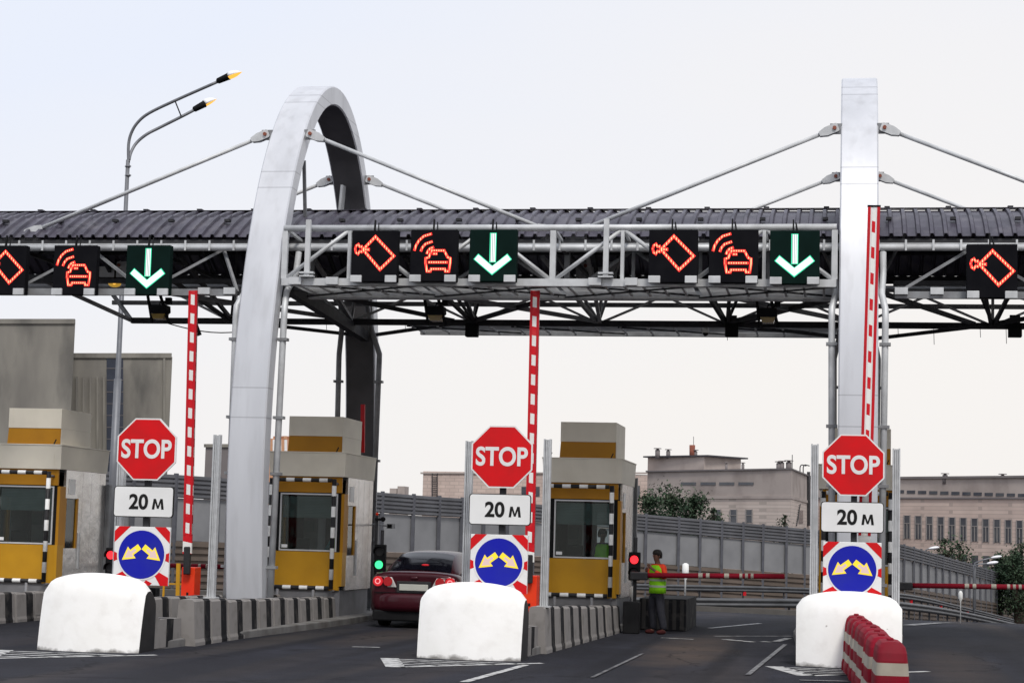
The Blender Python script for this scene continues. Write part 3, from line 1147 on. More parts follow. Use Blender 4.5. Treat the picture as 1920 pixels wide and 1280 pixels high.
# ------------------------------------------------------------------ lane signals
SW, SH = .84, .92
CARD = [(.01, .41), (.42, 0), (.13, -.285), (-.25, .137)]
HAND = [(-.42, .15), (-.40, .22), (-.355, .25), (-.32, .19), (-.28, .205), (-.255, .14), (-.28, .085), (-.32, .105), (-.355, .04), (-.40, .07)]
ARC1 = [(-.41, .12), (-.385, .21), (-.32, .32), (-.22, .41), (-.07, .455)]
ARC2 = [(-.27, .105), (-.245, .17), (-.18, .245), (-.05, .29)]
ARC3 = [(-.14, .05), (-.12, .10), (-.08, .145), (-.015, .17)]
CARO = [(-.045, .105), (.225, .105), (.305, -.04), (.36, -.06), (.36, -.16), (.335, -.335), (.265, -.335), (.25, -.285), (-.045, -.285), (-.06, -.335), (-.13, -.335), (-.165, -.16), (-.165, -.06), (-.10, -.04)]
CARL = [(-.09, -.145), (.29, -.145)]


def lane_signal(kind, pos, label, deep=.16):
    x, y, z = pos
    t_ = thing('lane_signal', label, 'lane signal', (x, y, z - SH / 2), 'LED lane signals hung over the toll lanes')
    hb = MB()
    hb.box((x, y + deep / 2, z), (SW, deep, SH))
    hb.build('housing', 'led_greenblack' if kind == 'arrow' else 'led_black', t_, bevel=.012)
    o = (x, y - .004, z)
    U, V = (SW, 0, 0), (0, 0, SW)
    o2 = (x, y - .008, z)
    a, b2 = MB(), MB()
    if kind == 'card':
        ribbon(a, CARD, .066, o, U, V, True); ribbon(b2, CARD, .034, o2, U, V, True)
        ribbon(a, HAND, .05, o, U, V, True); ribbon(b2, HAND, .022, o2, U, V, True)
        ribbon(a, [(-.26, .14), (-.13, .135)], .07, (x, y - .006, z), U, V); ribbon(b2, [(-.25, .14), (-.14, .135)], .032, (x, y - .010, z), U, V)
        a.build('symbol_edge', 'led_red', t_, fix=False); b2.build('symbol_core', 'led_red_core', t_, fix=False)
    elif kind == 'car':
        for pp, c_ in ((ARC1, 0), (ARC2, 0), (ARC3, 0), (CARO, 1), (CARL, 0), ([(.0, .035), (.06, .035)], 0)):
            w_ = .056
            ribbon(a, pp, w_, o, U, V, bool(c_)); ribbon(b2, pp, w_ * .5, o2, U, V, bool(c_))
            o = (o[0], o[1] - .0005, o[2]); o2 = (o2[0], o2[1] - .0005, o2[2])
        a.build('symbol_edge', 'led_red', t_, fix=False); b2.build('symbol_core', 'led_red_core', t_, fix=False)
    else:
        ribbon(a, [(0, .42), (0, -.09)], .14, o, U, V)
        ribbon(a, [(-.31, -.06), (-.005, -.315), (.31, -.06)], .155, (x, y - .006, z), U, V)
        ribbon(b2, [(0, .42), (0, -.09)], .105, (x, y - .010, z), U, V)
        c_ = MB()
        ribbon(c_, [(-.305, -.065), (-.005, -.31), (.305, -.065)], .122, (x, y - .014, z), U, V)
        a.build('symbol_edge', 'led_green', t_, fix=False); b2.build('symbol_core', 'led_green_line', t_, fix=False); c_.build('symbol_core', 'led_green_core', t_, fix=False)
    for s in (-1, 1):
        pb = MB()
        pb.box((x + s * (SW / 2 - .105), y - .03, z - SH / 2 + .05), (.205, .05, .125))
        pb.build('mounting_plate', 'steel_light', t_, bevel=.008)
    kb = MB()
    kb.bar((x - .03, y + .08, z + SH / 2), (x - .03, y + .12, z + SH / 2 + .2), .025, .05)
    kb.bar((x + .04, y + .10, z + SH / 2), (x + .01, y + .2, z + SH / 2 + .16), .02, .03)
    kb.build('hanger', 'black_matt', t_)


DESC = {'card': 'lane signal with red hand and card', 'car': 'lane signal with red car and radio waves', 'arrow': 'lane signal with green down arrow'}
for kind, px, py, Y, where in (('card', 702, 480, 32.75, 'left of the middle island on the gantry'), ('car', 813, 479, 32.75, 'over the dark red car'), ('arrow', 924, 479, 32.75, 'above the middle STOP sign'),
                               ('card', 1262, 480, 32.75, 'on the gantry over the lane with the worker'), ('car', 1375, 480, 32.75, 'on the gantry right of the middle island'), ('arrow', 1490, 482, 32.75, 'beside the right arch'),
                               ('card', 8, 506, 33.2, 'cut off by the left edge'), ('car', 140, 506, 33.2, 'under the gutter left of the left arch'), ('arrow', 277, 506, 33.2, 'above the leftmost STOP sign'),
                               ('card', 1860, 508, 33.2, 'under the gutter right of the right arch')):
    p = P(px, py, Y)
    lane_signal(kind, p, DESC[kind] + ', ' + where)
# blank plates under the gutter of the outer sections
for px in (382, 430, 1690, 1757):
    p = P(px, 545, 33.4)
    mb = MB(); mb.box((p.x, 33.42, p.z), (.22, .05, .12)); mb.build('blank_plate', 'steel_light', canopy)

# ------------------------------------------------------------------ tie rods
def tie_rod(a, b2, label, w=1):
    a, b2 = Vector(a), Vector(b2)
    d = (b2 - a).normalized()
    t_ = thing('tie_rod', label, 'tie rod', tuple(a), 'tie rods from the arches')
    r_ = MB(); r_.tube(a + d * .26, b2 - d * .24, .038, 12); r_.build('rod', 'steel_light', t_)
    up = d.cross(Vector((0, 1, 0))).normalized()
    if up.z < 0: up = -up
    for p, dd in ((a, d), (b2, -d)):
        c_ = MB()
        poly = [(-.07, -.06), (-.045, -.08), (.16, -.08), (.29, -.04), (.29, .04), (.16, .08), (-.045, .08), (-.07, .06)]
        for yo in (-.065, .035):
            c_.prism(poly, p + Vector((0, yo, 0)), dd, up, (0, 1, 0), .03)
        cl_ = c_.build('clevis', 'steel_light', t_)
        c_ = MB(); c_.tube(p + Vector((0, -.10, 0)), p + Vector((0, .09, 0)), .035, 10); c_.build('pin', 'chimney_red', cl_)


for xc, nm in ((XA1, 'left'), (XA3, 'right')):
    for s, sn in ((-1, 'left'), (1, 'right')):
        xa = xc + s * (AWD / 2 + .11)
        xe = xc + s * (10.58 / 2 - .22)
        tie_rod((xa, 34.33, 9.17), (xe, 34.3, 7.30), 'near grey tie rod sloping down to the %s from the %s arch' % (sn, nm))
        tie_rod((xa, 38.9, 9.17), (xe, 39.0, 7.35), 'far grey tie rod sloping down to the %s behind the %s arch' % (sn, nm))
# anchors on the roof for the rods
mb = MB()
for xc in (XA1 - 5.29, XA1 + 5.29, XA3 + 5.29):
    mb.bx(xc - .42, xc + .42, 34.27, 34.33, 7.0, 7.28)
    mb.bx(xc - .10, xc + .10, 34.2, 34.4, 6.95, 7.0)
    mb.bx(xc - .42, xc + .42, 38.97, 39.03, 7.1, 7.33)
mb.build('rod_anchor', 'steel_light', canopy)
# fins between roof and rear leg, and the strut behind the near leg
for xc in (XA1, XA3):
    mb = MB()
    mb.bar((xc - .18, 38.7, 7.5), (xc - .06, 38.62, 9.0), .05, .26)
    mb.build('fin', 'steel_light', canopy)
    mb = MB()
    mb.bar((xc + .2, 34.75, 8.75), (xc + .14, 35.2, 7.6), .06, .09)
    mb.build('strut', 'steel_mid', canopy)

# ------------------------------------------------------------------ downpipes
def downpipe(pts, zc, label, mt='steel_light'):
    t_ = thing('downpipe', label, 'downpipe', (pts[0][0], pts[0][1], 0), 'rainwater downpipes beside the arch legs')
    mb = MB(); mb.path(pts, .058, 12); mb.build('pipe', mt, t_)
    for z in zc:
        # point on the straight shaft
        u = (z - pts[0][2]) / (pts[1][2] - pts[0][2])
        p = Vector(pts[0]).lerp(Vector(pts[1]), u)
        mb = MB(); mb.box(p, (.19, .15, .05)); mb.build('clamp', 'steel_mid', t_)


for xc, nm in ((XA1, 'left'), (XA3, 'right')):
    for s, sn in ((-1, 'left'), (1, 'right')):
        xp = xc + s * .45
        xb = xc + s * .40
        downpipe([(xb, 32.95, .12), (xp, 33.0, 5.55), (xp, 33.02, 5.75), (xp - s * .06, 33.3, 6.05), (xp - s * .03, 33.75, 6.45), (xp - s * .03, 33.88, 6.86)], (1.1, 2.75, 3.75, 5.15),
                 'light grey downpipe on the %s of the near leg of the %s arch' % (sn, nm))
        downpipe([(xb, 40.25, .12), (xp, 40.2, 5.45), (xp, 40.2, 5.6), (xp - s * .12, 39.9, 6.1), (xp - s * .16, 39.6, 6.6), (xp - s * .16, 39.5, 6.86)], (1.6, 3.3, 5.0),
                 'dark downpipe on the %s of the far leg of the %s arch' % (sn, nm), 'steel_mid')

# ------------------------------------------------------------------ lamps and boxes under the canopy
def floodlight(x, label):
    y, z = 35.5, 5.93
    t_ = thing('floodlight', label, 'floodlight', (x, y, z), 'floodlights hanging under the canopy')
    mb = MB()
    poly = [(-.16, .13), (.16, .13), (.17, 0), (.12, -.04), (-.12, -.04), (-.17, 0)]
    mb.prism(poly, (x, y - .14, z), (1, 0, 0), (0, 0, 1), (0, 1, 0), .28)
    h = mb.build('lamp_housing', 'black_matt', t_, bevel=.01)
    mb = MB()
    mb.prism([(-.14, 0), (.14, 0), (.1, -.10), (-.1, -.10)], (x, y - .12, z - .042), (1, 0, 0), (0, 0, 1), (0, 1, 0), .24)
    mb.build('lamp_glass', 'flood_glass', t_)
    for s in (-1, 1):
        mb = MB()
        mb.bar((x + s * .17 + .02, y, z - .22), (x + s * .12 - .10, y - .2, z + .42), .035, .05)
        mb.build('hanger_bar', 'black_matt', t_)
    mb = MB()
    mb.box((x + .17, y - .02, z + .22), (.11, .1, .12))
    mb.path([(x - .02, y, z + .12), (x, y - .02, z + .19), (x + .08, y - .03, z + .2), (x + .14, y - .02, z + .17)], .012, 6)
    mb.build('ballast', 'black_matt', t_)


for px, nm in ((300, 'left of the left arch'), (818, 'over the dark red car'), (1440, 'over the lane with the worker')):
    floodlight(P(px, 592, 35.5).x, 'black floodlight with amber glass hanging under the canopy ' + nm)
for px, nm in ((215, 'behind the left green arrow'), (735, 'behind the red card signal nearest the left arch'), (1410, 'behind the right red car signal')):
    p = P(px, 548, 37.0)
    if px == 215: p = P(px, 532, 36.5)
    t_ = thing('ceiling_lamp', 'small lit amber lamp under the roof ' + nm, 'lamp', tuple(p), 'amber lamps under the roof')
    mb = MB(); mb.ell(p, (.13, .13, .07), 14, 8); mb.build('lamp_glass', 'sodium_dim', t_)
    mb = MB(); mb.ell(p + Vector((.04, -.12, .0)), (.035, .02, .035), 10, 6); mb.build('bulb', 'sodium', t_)
    mb = MB(); mb.tube(p + Vector((0, 0, .06)), p + Vector((0, 0, .5)), .02, 8); mb.build('stem', 'black_matt', t_)
for px, nm in ((885, 'above the middle STOP sign'), (1372, 'left of the right arch'), (1903, 'at the right edge of the photo')):
    p = P(px, 619, 38.9)
    t_ = thing('hanging_box', 'square black box hung under the rear truss ' + nm, 'box', tuple(p), 'black boxes under the rear truss')
    mb = MB(); mb.box(p, (.26, .2, .28)); mb.build('box_case', 'black_matt', t_, bevel=.015)
    mb = MB(); mb.bx(p.x - .1, p.x + .1, p.y - .05, p.y + .05, p.z + .142, p.z + .3); mb.build('bracket', 'steel_dark', t_)
p = P(1323, 624, 39.2)
t_ = thing('dome_camera', 'small white dome camera with dark bubble under the rear truss', 'camera', tuple(p))
mb = MB(); mb.path([p + Vector((0, 0, .0)), p + Vector((0, 0, .06)), p + Vector((0, 0, .2))], [.075, .07, .03], 14); mb.build('camera_cap', 'white_plastic', t_)
mb = MB(); mb.ell(p, (.062, .062, .062)); mb.build('bubble', 'black_matt', t_)

# ------------------------------------------------------------------ STOP sign stacks
def stop_sign(x, y, label, dz=0.0):
    t_ = thing('stop_sign', label, 'road sign', (x, y, 0), 'STOP sign stacks on the islands')
    pb = MB(); pb.bx(x - .03, x + .06, y + .06, y + .13, .3, 3.2); pb.build('sign_post', 'steel_dark', t_)
    # octagon
    Ro = .455 / math.cos(math.pi / 8)
    oc = [(Ro * math.cos(math.pi / 8 + k * math.pi / 4), Ro * math.sin(math.pi / 8 + k * math.pi / 4)) for k in range(8)]
    zc = 2.905 + dz
    pb = MB(); pb.prism(oc, (x, y, zc), (1, 0, 0), (0, 0, 1), (0, 1, 0), .03); sp = pb.build('stop_panel', 'sign_white', t_)
    pb = MB(); pb.prism([(a * .955, b * .955) for a, b in oc], (x, y - .003, zc), (1, 0, 0), (0, 0, 1), (0, 1, 0), .002); pb.build('red_face', 'sign_red', sp)
    pb = MB(); put_text(pb, 'STOP', .375, (x, y - .0055, zc + .005), .010, .86); pb.build('lettering', 'sign_white', sp)
    # distance plate
    zc = 2.135 + dz

    def rrect(w, h, r):
        out = []
        for cx, cy, a0 in ((w / 2 - r, h / 2 - r, 0), (-w / 2 + r, h / 2 - r, 90), (-w / 2 + r, -h / 2 + r, 180), (w / 2 - r, -h / 2 + r, 270)):
            for k in range(5):
                a = R(a0 + k * 22.5)
                out.append((cx + r * math.cos(a), cy + r * math.sin(a)))
        return out
    pb = MB(); pb.prism(rrect(.92, .455, .05), (x - .01, y, zc), (1, 0, 0), (0, 0, 1), (0, 1, 0), .03); dp = pb.build('distance_plate', 'sign_black', t_)
    pb = MB(); pb.prism(rrect(.895, .43, .04), (x - .01, y - .003, zc), (1, 0, 0), (0, 0, 1), (0, 1, 0), .002); pb.build('white_face', 'sign_white', dp)
    pb = MB(); put_text(pb, '20', .30, (x - .085, y - .0055, zc + .0), .009, .98); em_letter(pb, x + .215, y - .0055, zc - .108, .175, .155)
    pb.build('lettering', 'sign_black', dp)
    # direction board
    zc = 1.345 + dz
    h = .425
    bx_ = x - .005
    pb = MB(); pb.bx(bx_ - h, bx_ + h, y, y + .05, zc - h, zc + h); ab = pb.build('arrow_board', 'sign_white', t_, bevel=.006)
    pb = MB()
    for sx_ in (-1, 1):
        for poly in ([(1, .45), (1, .84), (.84, 1), (.44, 1)], [(1, -.2), (1, .13), (.80, .05), (.80, -.12)], [(1, -1), (1, -.72), (.50, -.46), (.44, -.56), (.72, -1)], [(.05, -1), (.34, -1), (.42, -.92), (.2, -.82)]):
            pts = [(bx_ + sx_ * a * h, b * h) for a, b in poly]
            pb = MB(); pb.prism(pts if sx_ > 0 else pts[::-1], (0, y - .003, zc), (1, 0, 0), (0, 0, 1), (0, 1, 0), .002); pb.build('red_stripe', 'sign_red', ab)
    circ = [(math.cos(2 * math.pi * k / 48), math.sin(2 * math.pi * k / 48)) for k in range(48)]
    pb = MB()
    pb.prism([(a * .375, b * .375) for a, b in circ], (bx_, y - .006, zc + .02), (1, 0, 0), (0, 0, 1), (0, 1, 0), .002)
    pb.build('disc_rim', 'sign_white', ab)
    pb = MB()
    pb.prism([(a * .352, b * .352) for a, b in circ], (bx_, y - .009, zc + .02), (1, 0, 0), (0, 0, 1), (0, 1, 0), .002)
    pb.build('blue_disc', 'sign_blue', ab)
    c45 = math.sqrt(.5)
    for sx_ in (-1, 1):
        # arrow along (sx, -1)
        ux = Vector((sx_ * .80, 0, -.60)).normalized(); uy = Vector((.60 * sx_, 0, .80)).normalized()
        o = Vector((bx_ + sx_ * .03, y - .012, zc + .135))
        arrow = [(0, .045), (.145, .045), (.145, .105), (.33, 0), (.145, -.105), (.145, -.045), (0, -.045)]
        pb = MB(); pb.add([o + ux * a + uy * b for a, b in arrow], [(0, 1, 5, 6), (1, 2, 3, 4, 5)][:1] + [(2, 3, 4)]); pb.build('arrow_light', 'arrow_yellow', ab, fix=False)
        o = o + Vector((0, -.003, 0))
        pb = MB(); pb.add([o + ux * a + uy * b for a, b in [(.07, .022), (.15, .022), (.165, .07), (.28, 0), (.165, -.07), (.15, -.022), (.07, -.022)]], [(0, 1, 5, 6), (1, 2, 3, 4, 5)])
        pb.build('arrow_core', 'arrow_pink', ab, fix=False)


stop_sign(P(275, 838, 26.95).x, 26.95, 'STOP sign stack above the leftmost white crash block, nearest the left booth', -.02)
stop_sign(P(941, 855, 27.75).x, 27.75, 'STOP sign stack above the crash block beside the dark red car')
stop_sign(P(1600, 871, 28.95).x, 28.95, 'STOP sign stack above the crash block behind the red plastic barriers', .025)

# ------------------------------------------------------------------ aluminium profile posts
def profile_post(x, y, z0, z1, label, lean=0.0, mt='galvanised'):
    t_ = MB()
    n = 0
    for dx, w, d in ((-.045, .024, .11), (-.015, .022, .085), (.012, .022, .085), (.042, .026, .11)):
        t_.box((x + dx, y, (z0 + z1) / 2), (w, d, z1 - z0 - (.02 if w < .024 else 0)))
    t_.box((x, y + .03, (z0 + z1) / 2), (.1, .03, z1 - z0 - .04))
    t_.box((x, y, z0 + .01), (.2, .2, .02))
    o = t_.build('profile_post', mt, base=(x, y, z0))
    tag(o, label, 'post', 'grooved aluminium posts on the islands')


profile_post(-9.75, 29, .67, 3.22, 'grooved aluminium post between the leftmost STOP sign and left arch leg')
profile_post(P(232, 800, 27.6).x, 27.6, .12, 3.0, 'grooved aluminium post mostly hidden behind the leftmost STOP sign')
profile_post(P(881, 830, 28.4).x, 28.4, .12, 3.16, 'grooved aluminium post on the left of the middle STOP sign')
profile_post(-4.52, 29.2, .69, 3.25, 'grooved aluminium post on the right of the middle STOP sign')
profile_post(-.46, 29.1, .12, 3.24, 'grooved aluminium post on the left of the rightmost STOP sign')
profile_post(.74, 29.2, .12, 3.2, 'grooved aluminium post on the right of the rightmost STOP sign')
profile_post(P(1191, 900, 39.7).x, 39.7, .12, 3.03, 'dark grooved post behind the red signal light beside the worker', 0, 'steel_mid')
profile_post(P(206, 850, 37.9).x, 37.9, .12, 2.6, 'grooved post behind the left booth', 0, 'steel_mid')

# ------------------------------------------------------------------ raised barrier gates
def barrier_gate(base, top, w, label, stripe, cap=False, cz=1.05):
    bx_, by = base[0], base[1]
    t_ = thing('barrier_gate', label, 'barrier gate', (bx_, by, .12), 'raised lane barriers')
    mb = MB(); mb.bx(bx_ - .125, bx_ + .125, by - .12, by + .22, .14, cz); cbn = mb.build('cabinet', 'orange_red', t_, bevel=.012)
    mb = MB()
    for s in (-1, 1):
        mb.bx(bx_ + s * .09 - .03, bx_ + s * .09 + .03, by - .128, by - .121, .18, .27)
    mb.bx(bx_ - .02, bx_ + .02, by - .127, by - .121, .55, .6)
    mb.build('cabinet_fitting', 'black_matt', cbn)
    a = Vector((base[0], by - .2, base[2])); b2 = Vector((top[0], by - .2, top[2]))
    d = (b2 - a).normalized()
    s = d.cross(Vector((0, 1, 0))).normalized()
    mb = MB()
    mb.bar(a + d * .12, b2, w, .05, (0, 1, 0)); am = mb.build('arm', 'sign_white' if cap else stripe, t_)
    if cap:
        mb = MB(); mb.bar(a + d * .45 + Vector((0, -.004, 0)), b2 - d * .06 + Vector((0, -.004, 0)), .05, .05, (0, 1, 0)); mb.build('stripe_strip', 'arm_stripes_wide', am)
    for k in (-1, 1):
        mb = MB(); mb.bar(a + d * .45 + s * k * (w / 2 - .022), b2 + s * k * (w / 2 - .022) + d * .002, .044, .062, (0, 1, 0)); mb.build('arm_edge', 'red_paint', am)
    mb = MB(); mb.bar(a - d * .25, a + d * .25, w * .75, .09, (0, 1, 0)); mb.build('arm_clamp', 'black_paint', t_, bevel=.02)
    if cap:
        mb = MB(); mb.bar(b2 + d * .004, b2 + d * .03, w + .015, .07, (0, 1, 0)); mb.build('arm_cap', 'black_matt', t_)


a = P(358, 1050, 33.6); b2 = P(369.5, 548, 33.6)
barrier_gate(a, b2, .165, 'raised red and white barrier arm on orange cabinet beside the leftmost STOP sign', 'arm_stripes')
a = P(996, 1066, 33.6); b2 = P(1007, 548, 33.6)
barrier_gate(a, b2, .165, 'raised red and white barrier arm on orange cabinet beside the middle STOP sign', 'arm_stripes', cz=1.08)
a = P(1619, 1060, 29.6); b2 = P(1638.5, 393, 29.6)
barrier_gate(a, b2, .185, 'tall raised barrier arm with black cap in front of the right arch', 'arm_stripes_wide', True)
tag(MB().bar(P(680, 848, 38.8), P(680.5, 758, 38.8), .085, .05).build('raised_barrier', 'red_paint', base=P(680, 848, 38.8)), 'short stretch of red raised barrier arm behind the booth at the left arch', 'barrier arm')


def lowered_arm(a, b2, label):
    t_ = thing('lowered_barrier', label, 'barrier arm', tuple(a), 'lowered exit barriers')
    a, b2 = Vector(a), Vector(b2)
    mb = MB(); mb.path([a, b2], .05, 12); am = mb.build('arm', 'plastic_red', t_)
    L = b2 - a
    for u0, u1 in ((.385, .415), (.44, .465), (.57, .605), (.68, .70), (.72, .74), (.76, .78)):
        mb = MB(); mb.path([a + L * u0, a + L * u1], .053, 12, cap=False); mb.build('white_band', 'plastic_cream', am)
    mb = MB(); mb.bx(a.x - .28, a.x + .05, a.y - .09, a.y + .09, a.z - .09, a.z + .06); mb.build('arm_clamp', 'black_paint', t_, bevel=.02)
    mb = MB(); mb.bx(a.x - .42, a.x - .12, a.y + .1, a.y + .4, .0, a.z - .5); mb.build('cabinet', 'black_matt', t_, bevel=.02)


lowered_arm(P(1210, 1078, 36.1), P(1471, 1080, 36.1), 'dark red lowered barrier arm with white bands crossing before the worker')
lowered_arm(P(1706, 1097, 37.2), P(1975, 1101, 37.2), 'dark red lowered barrier arm reaching to the right edge of the photo')
lowered_arm(P(300, 1059, 40.5), P(428, 1062, 40.5), 'dark red lowered barrier arm glimpsed beside the left arch leg')

# ------------------------------------------------------------------ toll booths
def booth(x, y, label, prefix=None, person=None):
    t_ = thing('toll_booth', label, 'toll booth', (x, y, .12), 'toll booths')
    W, D = .745, 2.35
    zb = .12
    mb = MB()   # base plinth
    mb.bx(x - W + .04, x + W - .04, y + .06, y + D - .05, zb, .62)
    mb.build('plinth', 'booth_grey', t_)
    # side walls: steel with a service opening on the driver's side (left of each lane is +x)
    for s in (-1, 1):
        mb = MB()
        xo, xi = x + s * W, x + s * (W - .05)
        x0, x1 = min(xo, xi), max(xo, xi)
        mb.bx(x0, x1, y + .30, y + D, .621, 1.30)
        mb.bx(x0, x1, y + .95, y + D, 1.30, 2.28)
        mb.bx(x0, x1, y + .30, y + D, 2.28, 2.83)
        # thin joints of the cladding, standing 3 mm proud
        for k in range(3):
            yy = y + 1.15 + k * .45
            mb.bx(xo - .003 if s < 0 else xo, xo if s < 0 else xo + .003, yy, yy + .02, .63, 2.8)
        mb.build('side_wall', 'booth_steel', t_)
        mb = MB()
        mb.bx(x + s * (W - .03) - .008, x + s * (W - .03) + .008, y + .36, y + .94, 1.31, 2.27)
        sw = mb.build('side_window', 'glass_clear', t_)
        mb = MB()
        mb.bx(x0 - .004, x1 + .004, y + .02, y + .30, 1.36, 2.5)
        mb.bx(x0 - .004, x1 + .004, y + .30, y + .36, 1.30, 2.28)
        mb.build('corner_post', 'booth_orange', t_)
        mb = MB(); mb.bx(x0 - .004, x1 + .004, y + .88, y + .96, 1.30, 2.285); mb.build('side_frame', 'booth_orange', t_)
        mb = MB()
        mb.bx(x0 - .006, x1 + .006, y + .0, y + .30, .70, 1.36)
        mb.build('corner_panel', 'booth_yellow', t_)
    mb = MB()
    mb.bx(x - W + .05, x + W - .05, y + D - .06, y + D, .62, 1.25)
    mb.bx(x - W + .05, x + .0, y + D - .06, y + D, 1.25, 2.83)
    mb.bx(x + .55, x + W - .05, y + D - .06, y + D, 1.25, 2.83)
    mb.bx(x + .0, x + .55, y + D - .06, y + D, 2.3, 2.83)
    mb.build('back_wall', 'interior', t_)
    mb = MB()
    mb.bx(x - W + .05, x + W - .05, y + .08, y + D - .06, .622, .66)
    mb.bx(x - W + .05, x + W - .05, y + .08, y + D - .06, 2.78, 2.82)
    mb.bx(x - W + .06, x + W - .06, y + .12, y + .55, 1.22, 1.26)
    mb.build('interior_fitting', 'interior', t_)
    # front
    mb = MB(); mb.bx(x - W + .052, x + W - .052, y + .02, y + .07, .62, 1.36); mb.build('front_panel', 'booth_yellow', t_)
    mb = MB(); mb.bx(x - W + .052, x + W - .052, y + .03, y + .07, 2.52, 2.83); mb.build('front_head', 'booth_orange', t_)
    mb = MB()
    wx0, wx1, wz0, wz1 = x - W + .19, x + W - .13, 1.37, 2.50
    for a0, a1, c0, c1 in ((x - W + .055, wx0, wz0, wz1), (wx1, x + W - .055, wz0, wz1)):
        mb = MB(); mb.bx(a0, a1, y + .05, y + .085, c0, c1); mb.build('window_jamb', 'black_matt', t_)
    mb = MB()
    f = .028
    mb.bx(wx0, wx1, y + .03, y + .08, wz0, wz0 + f); mb.bx(wx0, wx1, y + .03, y + .08, wz1 - f, wz1)
    mb.bx(wx0, wx0 + f, y + .03, y + .08, wz0 + f, wz1 - f); mb.bx(wx1 - f, wx1, y + .03, y + .08, wz0 + f, wz1 - f)
    fr = mb.build('window', 'alu_frame', t_)
    mb = MB(); mb.bx(wx0 + f, wx1 - f, y + .05, y + .058, wz0 + f, wz1 - f); mb.build('pane', 'glass_clear', fr)
    mb = MB()
    for k in range(14):
        z = wz1 - .06 - k * .03
        mb.bx(wx0 + .03, wx1 - .03, y + .14, y + .147, z - .027, z)
    mb.build('blind', 'blind', t_)
    mb = MB(); mb.bx(wx0 + .05, wx0 + .17, y + .044, y + .048, wz0 + .06, wz0 + .12); mb.build('notice', 'sign_white', t_)
    mb = MB(); mb.bx(x + W + .003, x + W + .012, y + .45, y + .75, 2.36, 2.66); mb.build('side_notice', 'sign_white', t_)
    mb = MB(); mb.bx(x + W + .002, x + W + .03, y + 1.0, y + 1.06, .9, 1.6); mb.build('side_handle', 'galvanised', t_)
    mb = MB(); mb.bx(wx0 + .05, wx0 + .35, y + 1.6, y + 2.2, .66, 2.1); mb.build('cupboard', 'booth_grey', t_)
    mb = MB(); mb.bx(wx0 + .06, wx0 + .28, y + 1.57, y + 1.598, 1.75, 1.98); mb.build('wall_notice', 'blind', t_)
    mb = MB(); mb.bx(x - .60, x - .48, y + .1, y + .28, 1.262, 1.36); mb.build('card_reader', 'black_matt', t_)
    # monitors and desk clutter
    mb = MB(); mb.bx(x - .38, x - .02, y + .35, y + .40, 1.33, 1.62); mb.bx(x - .23, x - .17, y + .36, y + .42, 1.262, 1.33)
    mb.build('monitor', 'black_matt', t_, bevel=.01)
    # fascia and roof box
    mb = MB()
    rings = [[Vector((x - W - .02, y - .03, 2.832)), Vector((x + W + .01, y - .03, 2.832)), Vector((x + W + .01, y + D + .03, 2.832)), Vector((x - W - .02, y + D + .03, 2.832))],
             [Vector((x - W - .05, y - .08, 3.29)), Vector((x + W + .03, y - .08, 3.29)), Vector((x + W + .03, y + D + .06, 3.29)), Vector((x - W - .05, y + D + .06, 3.29))]]
    mb.loft(rings, 0, smooth=False)
    mb.bx(x - W - .06, x + W + .04, y - .09, y + D + .07, 3.292, 3.315)
    mb.bx(x + .62, x + .626, y - .066, y - .06, 2.84, 3.29)
    mb.build('fascia', 'booth_cream', t_, bevel=.008)
    rx0, rx1 = x - .49, x + .60
    mb = MB()
    mb.loft([[Vector((rx0 - .02, y + .25, 3.316)), Vector((rx1 - .0, y + .25, 3.316)), Vector((rx1, y + 1.75, 3.316)), Vector((rx0 - .02, y + 1.75, 3.316))],
             [Vector((rx0, y + .25, 3.64)), Vector((rx1, y + .25, 3.64)), Vector((rx1, y + 1.75, 3.64)), Vector((rx0, y + 1.75, 3.64))]], 0, smooth=False)
    mb.build('roof_box_base', 'booth_orange', t_)
    mb = MB()
    mb.bx(rx0 - .005, rx1 + .01, y + .24, y + 1.76, 3.642, 4.03)
    mb.bx(rx1 + .002, rx1 + .012, y + .26, y + 1.74, 3.32, 3.64)
    mb.bx(rx0 + .08, rx0 + .084, y + .236, y + .24, 3.65, 4.02)
    mb.build('roof_box', 'booth_cream', t_, bevel=.006)
    for xx in (rx0 - .2, rx1 - .08):
        mb = MB(); mb.bar((xx, y + .12, 3.31), (xx + .05, y + .12, 3.42), .02, .02); mb.build('cable_stub', 'rubber', t_)
    # striped bumper frame standing in front
    fy = y - .22
    zt, zl = 2.755, .665
    fx0, fx1 = x - W + .075, x + W - .145
    mb = MB()
    for zz in (zt, zl):
        mb = MB(); mb.path([(fx0 + .05, fy, zz), (fx1 - .05, fy, zz)], .04, 12); mb.build('bumper_bar', 'bumper_x', t_)
    for xx in (fx0, fx1):
        mb = MB()
        mb.path([(xx, fy, .64), (xx, fy, zt + .025)], .043, 12)
        mb.build('bumper_upright', 'bumper_z', t_)
    for xx in (fx0, fx1):
        for z in (zt, zl):
            mb = MB(); mb.tube((xx, fy + .03, z - .06), (xx, y + .05, z - .06), .025, 8); mb.build('bumper_bracket', 'booth_grey', t_)
    for xx in (fx0 + .2, fx1 - .35):
        mb = MB(); mb.tube((xx, fy, zb), (xx, fy, zl - .035), .03, 10); mb.build('bumper_foot', 'booth_grey', t_)
    return t_


booth(ISL[0]['bx'], ISL[0]['by'], 'cream and yellow toll booth cut off by the left edge of the photo')
booth(ISL[1]['bx'], ISL[1]['by'], 'cream and yellow toll booth between the left arch leg and the dark red car')
booth(ISL[2]['bx'], ISL[2]['by'], 'cream and yellow toll booth beside the worker in the green vest')
booth(ISL[3]['bx'], ISL[3]['by'], 'toll booth mostly hidden behind the rightmost STOP sign')

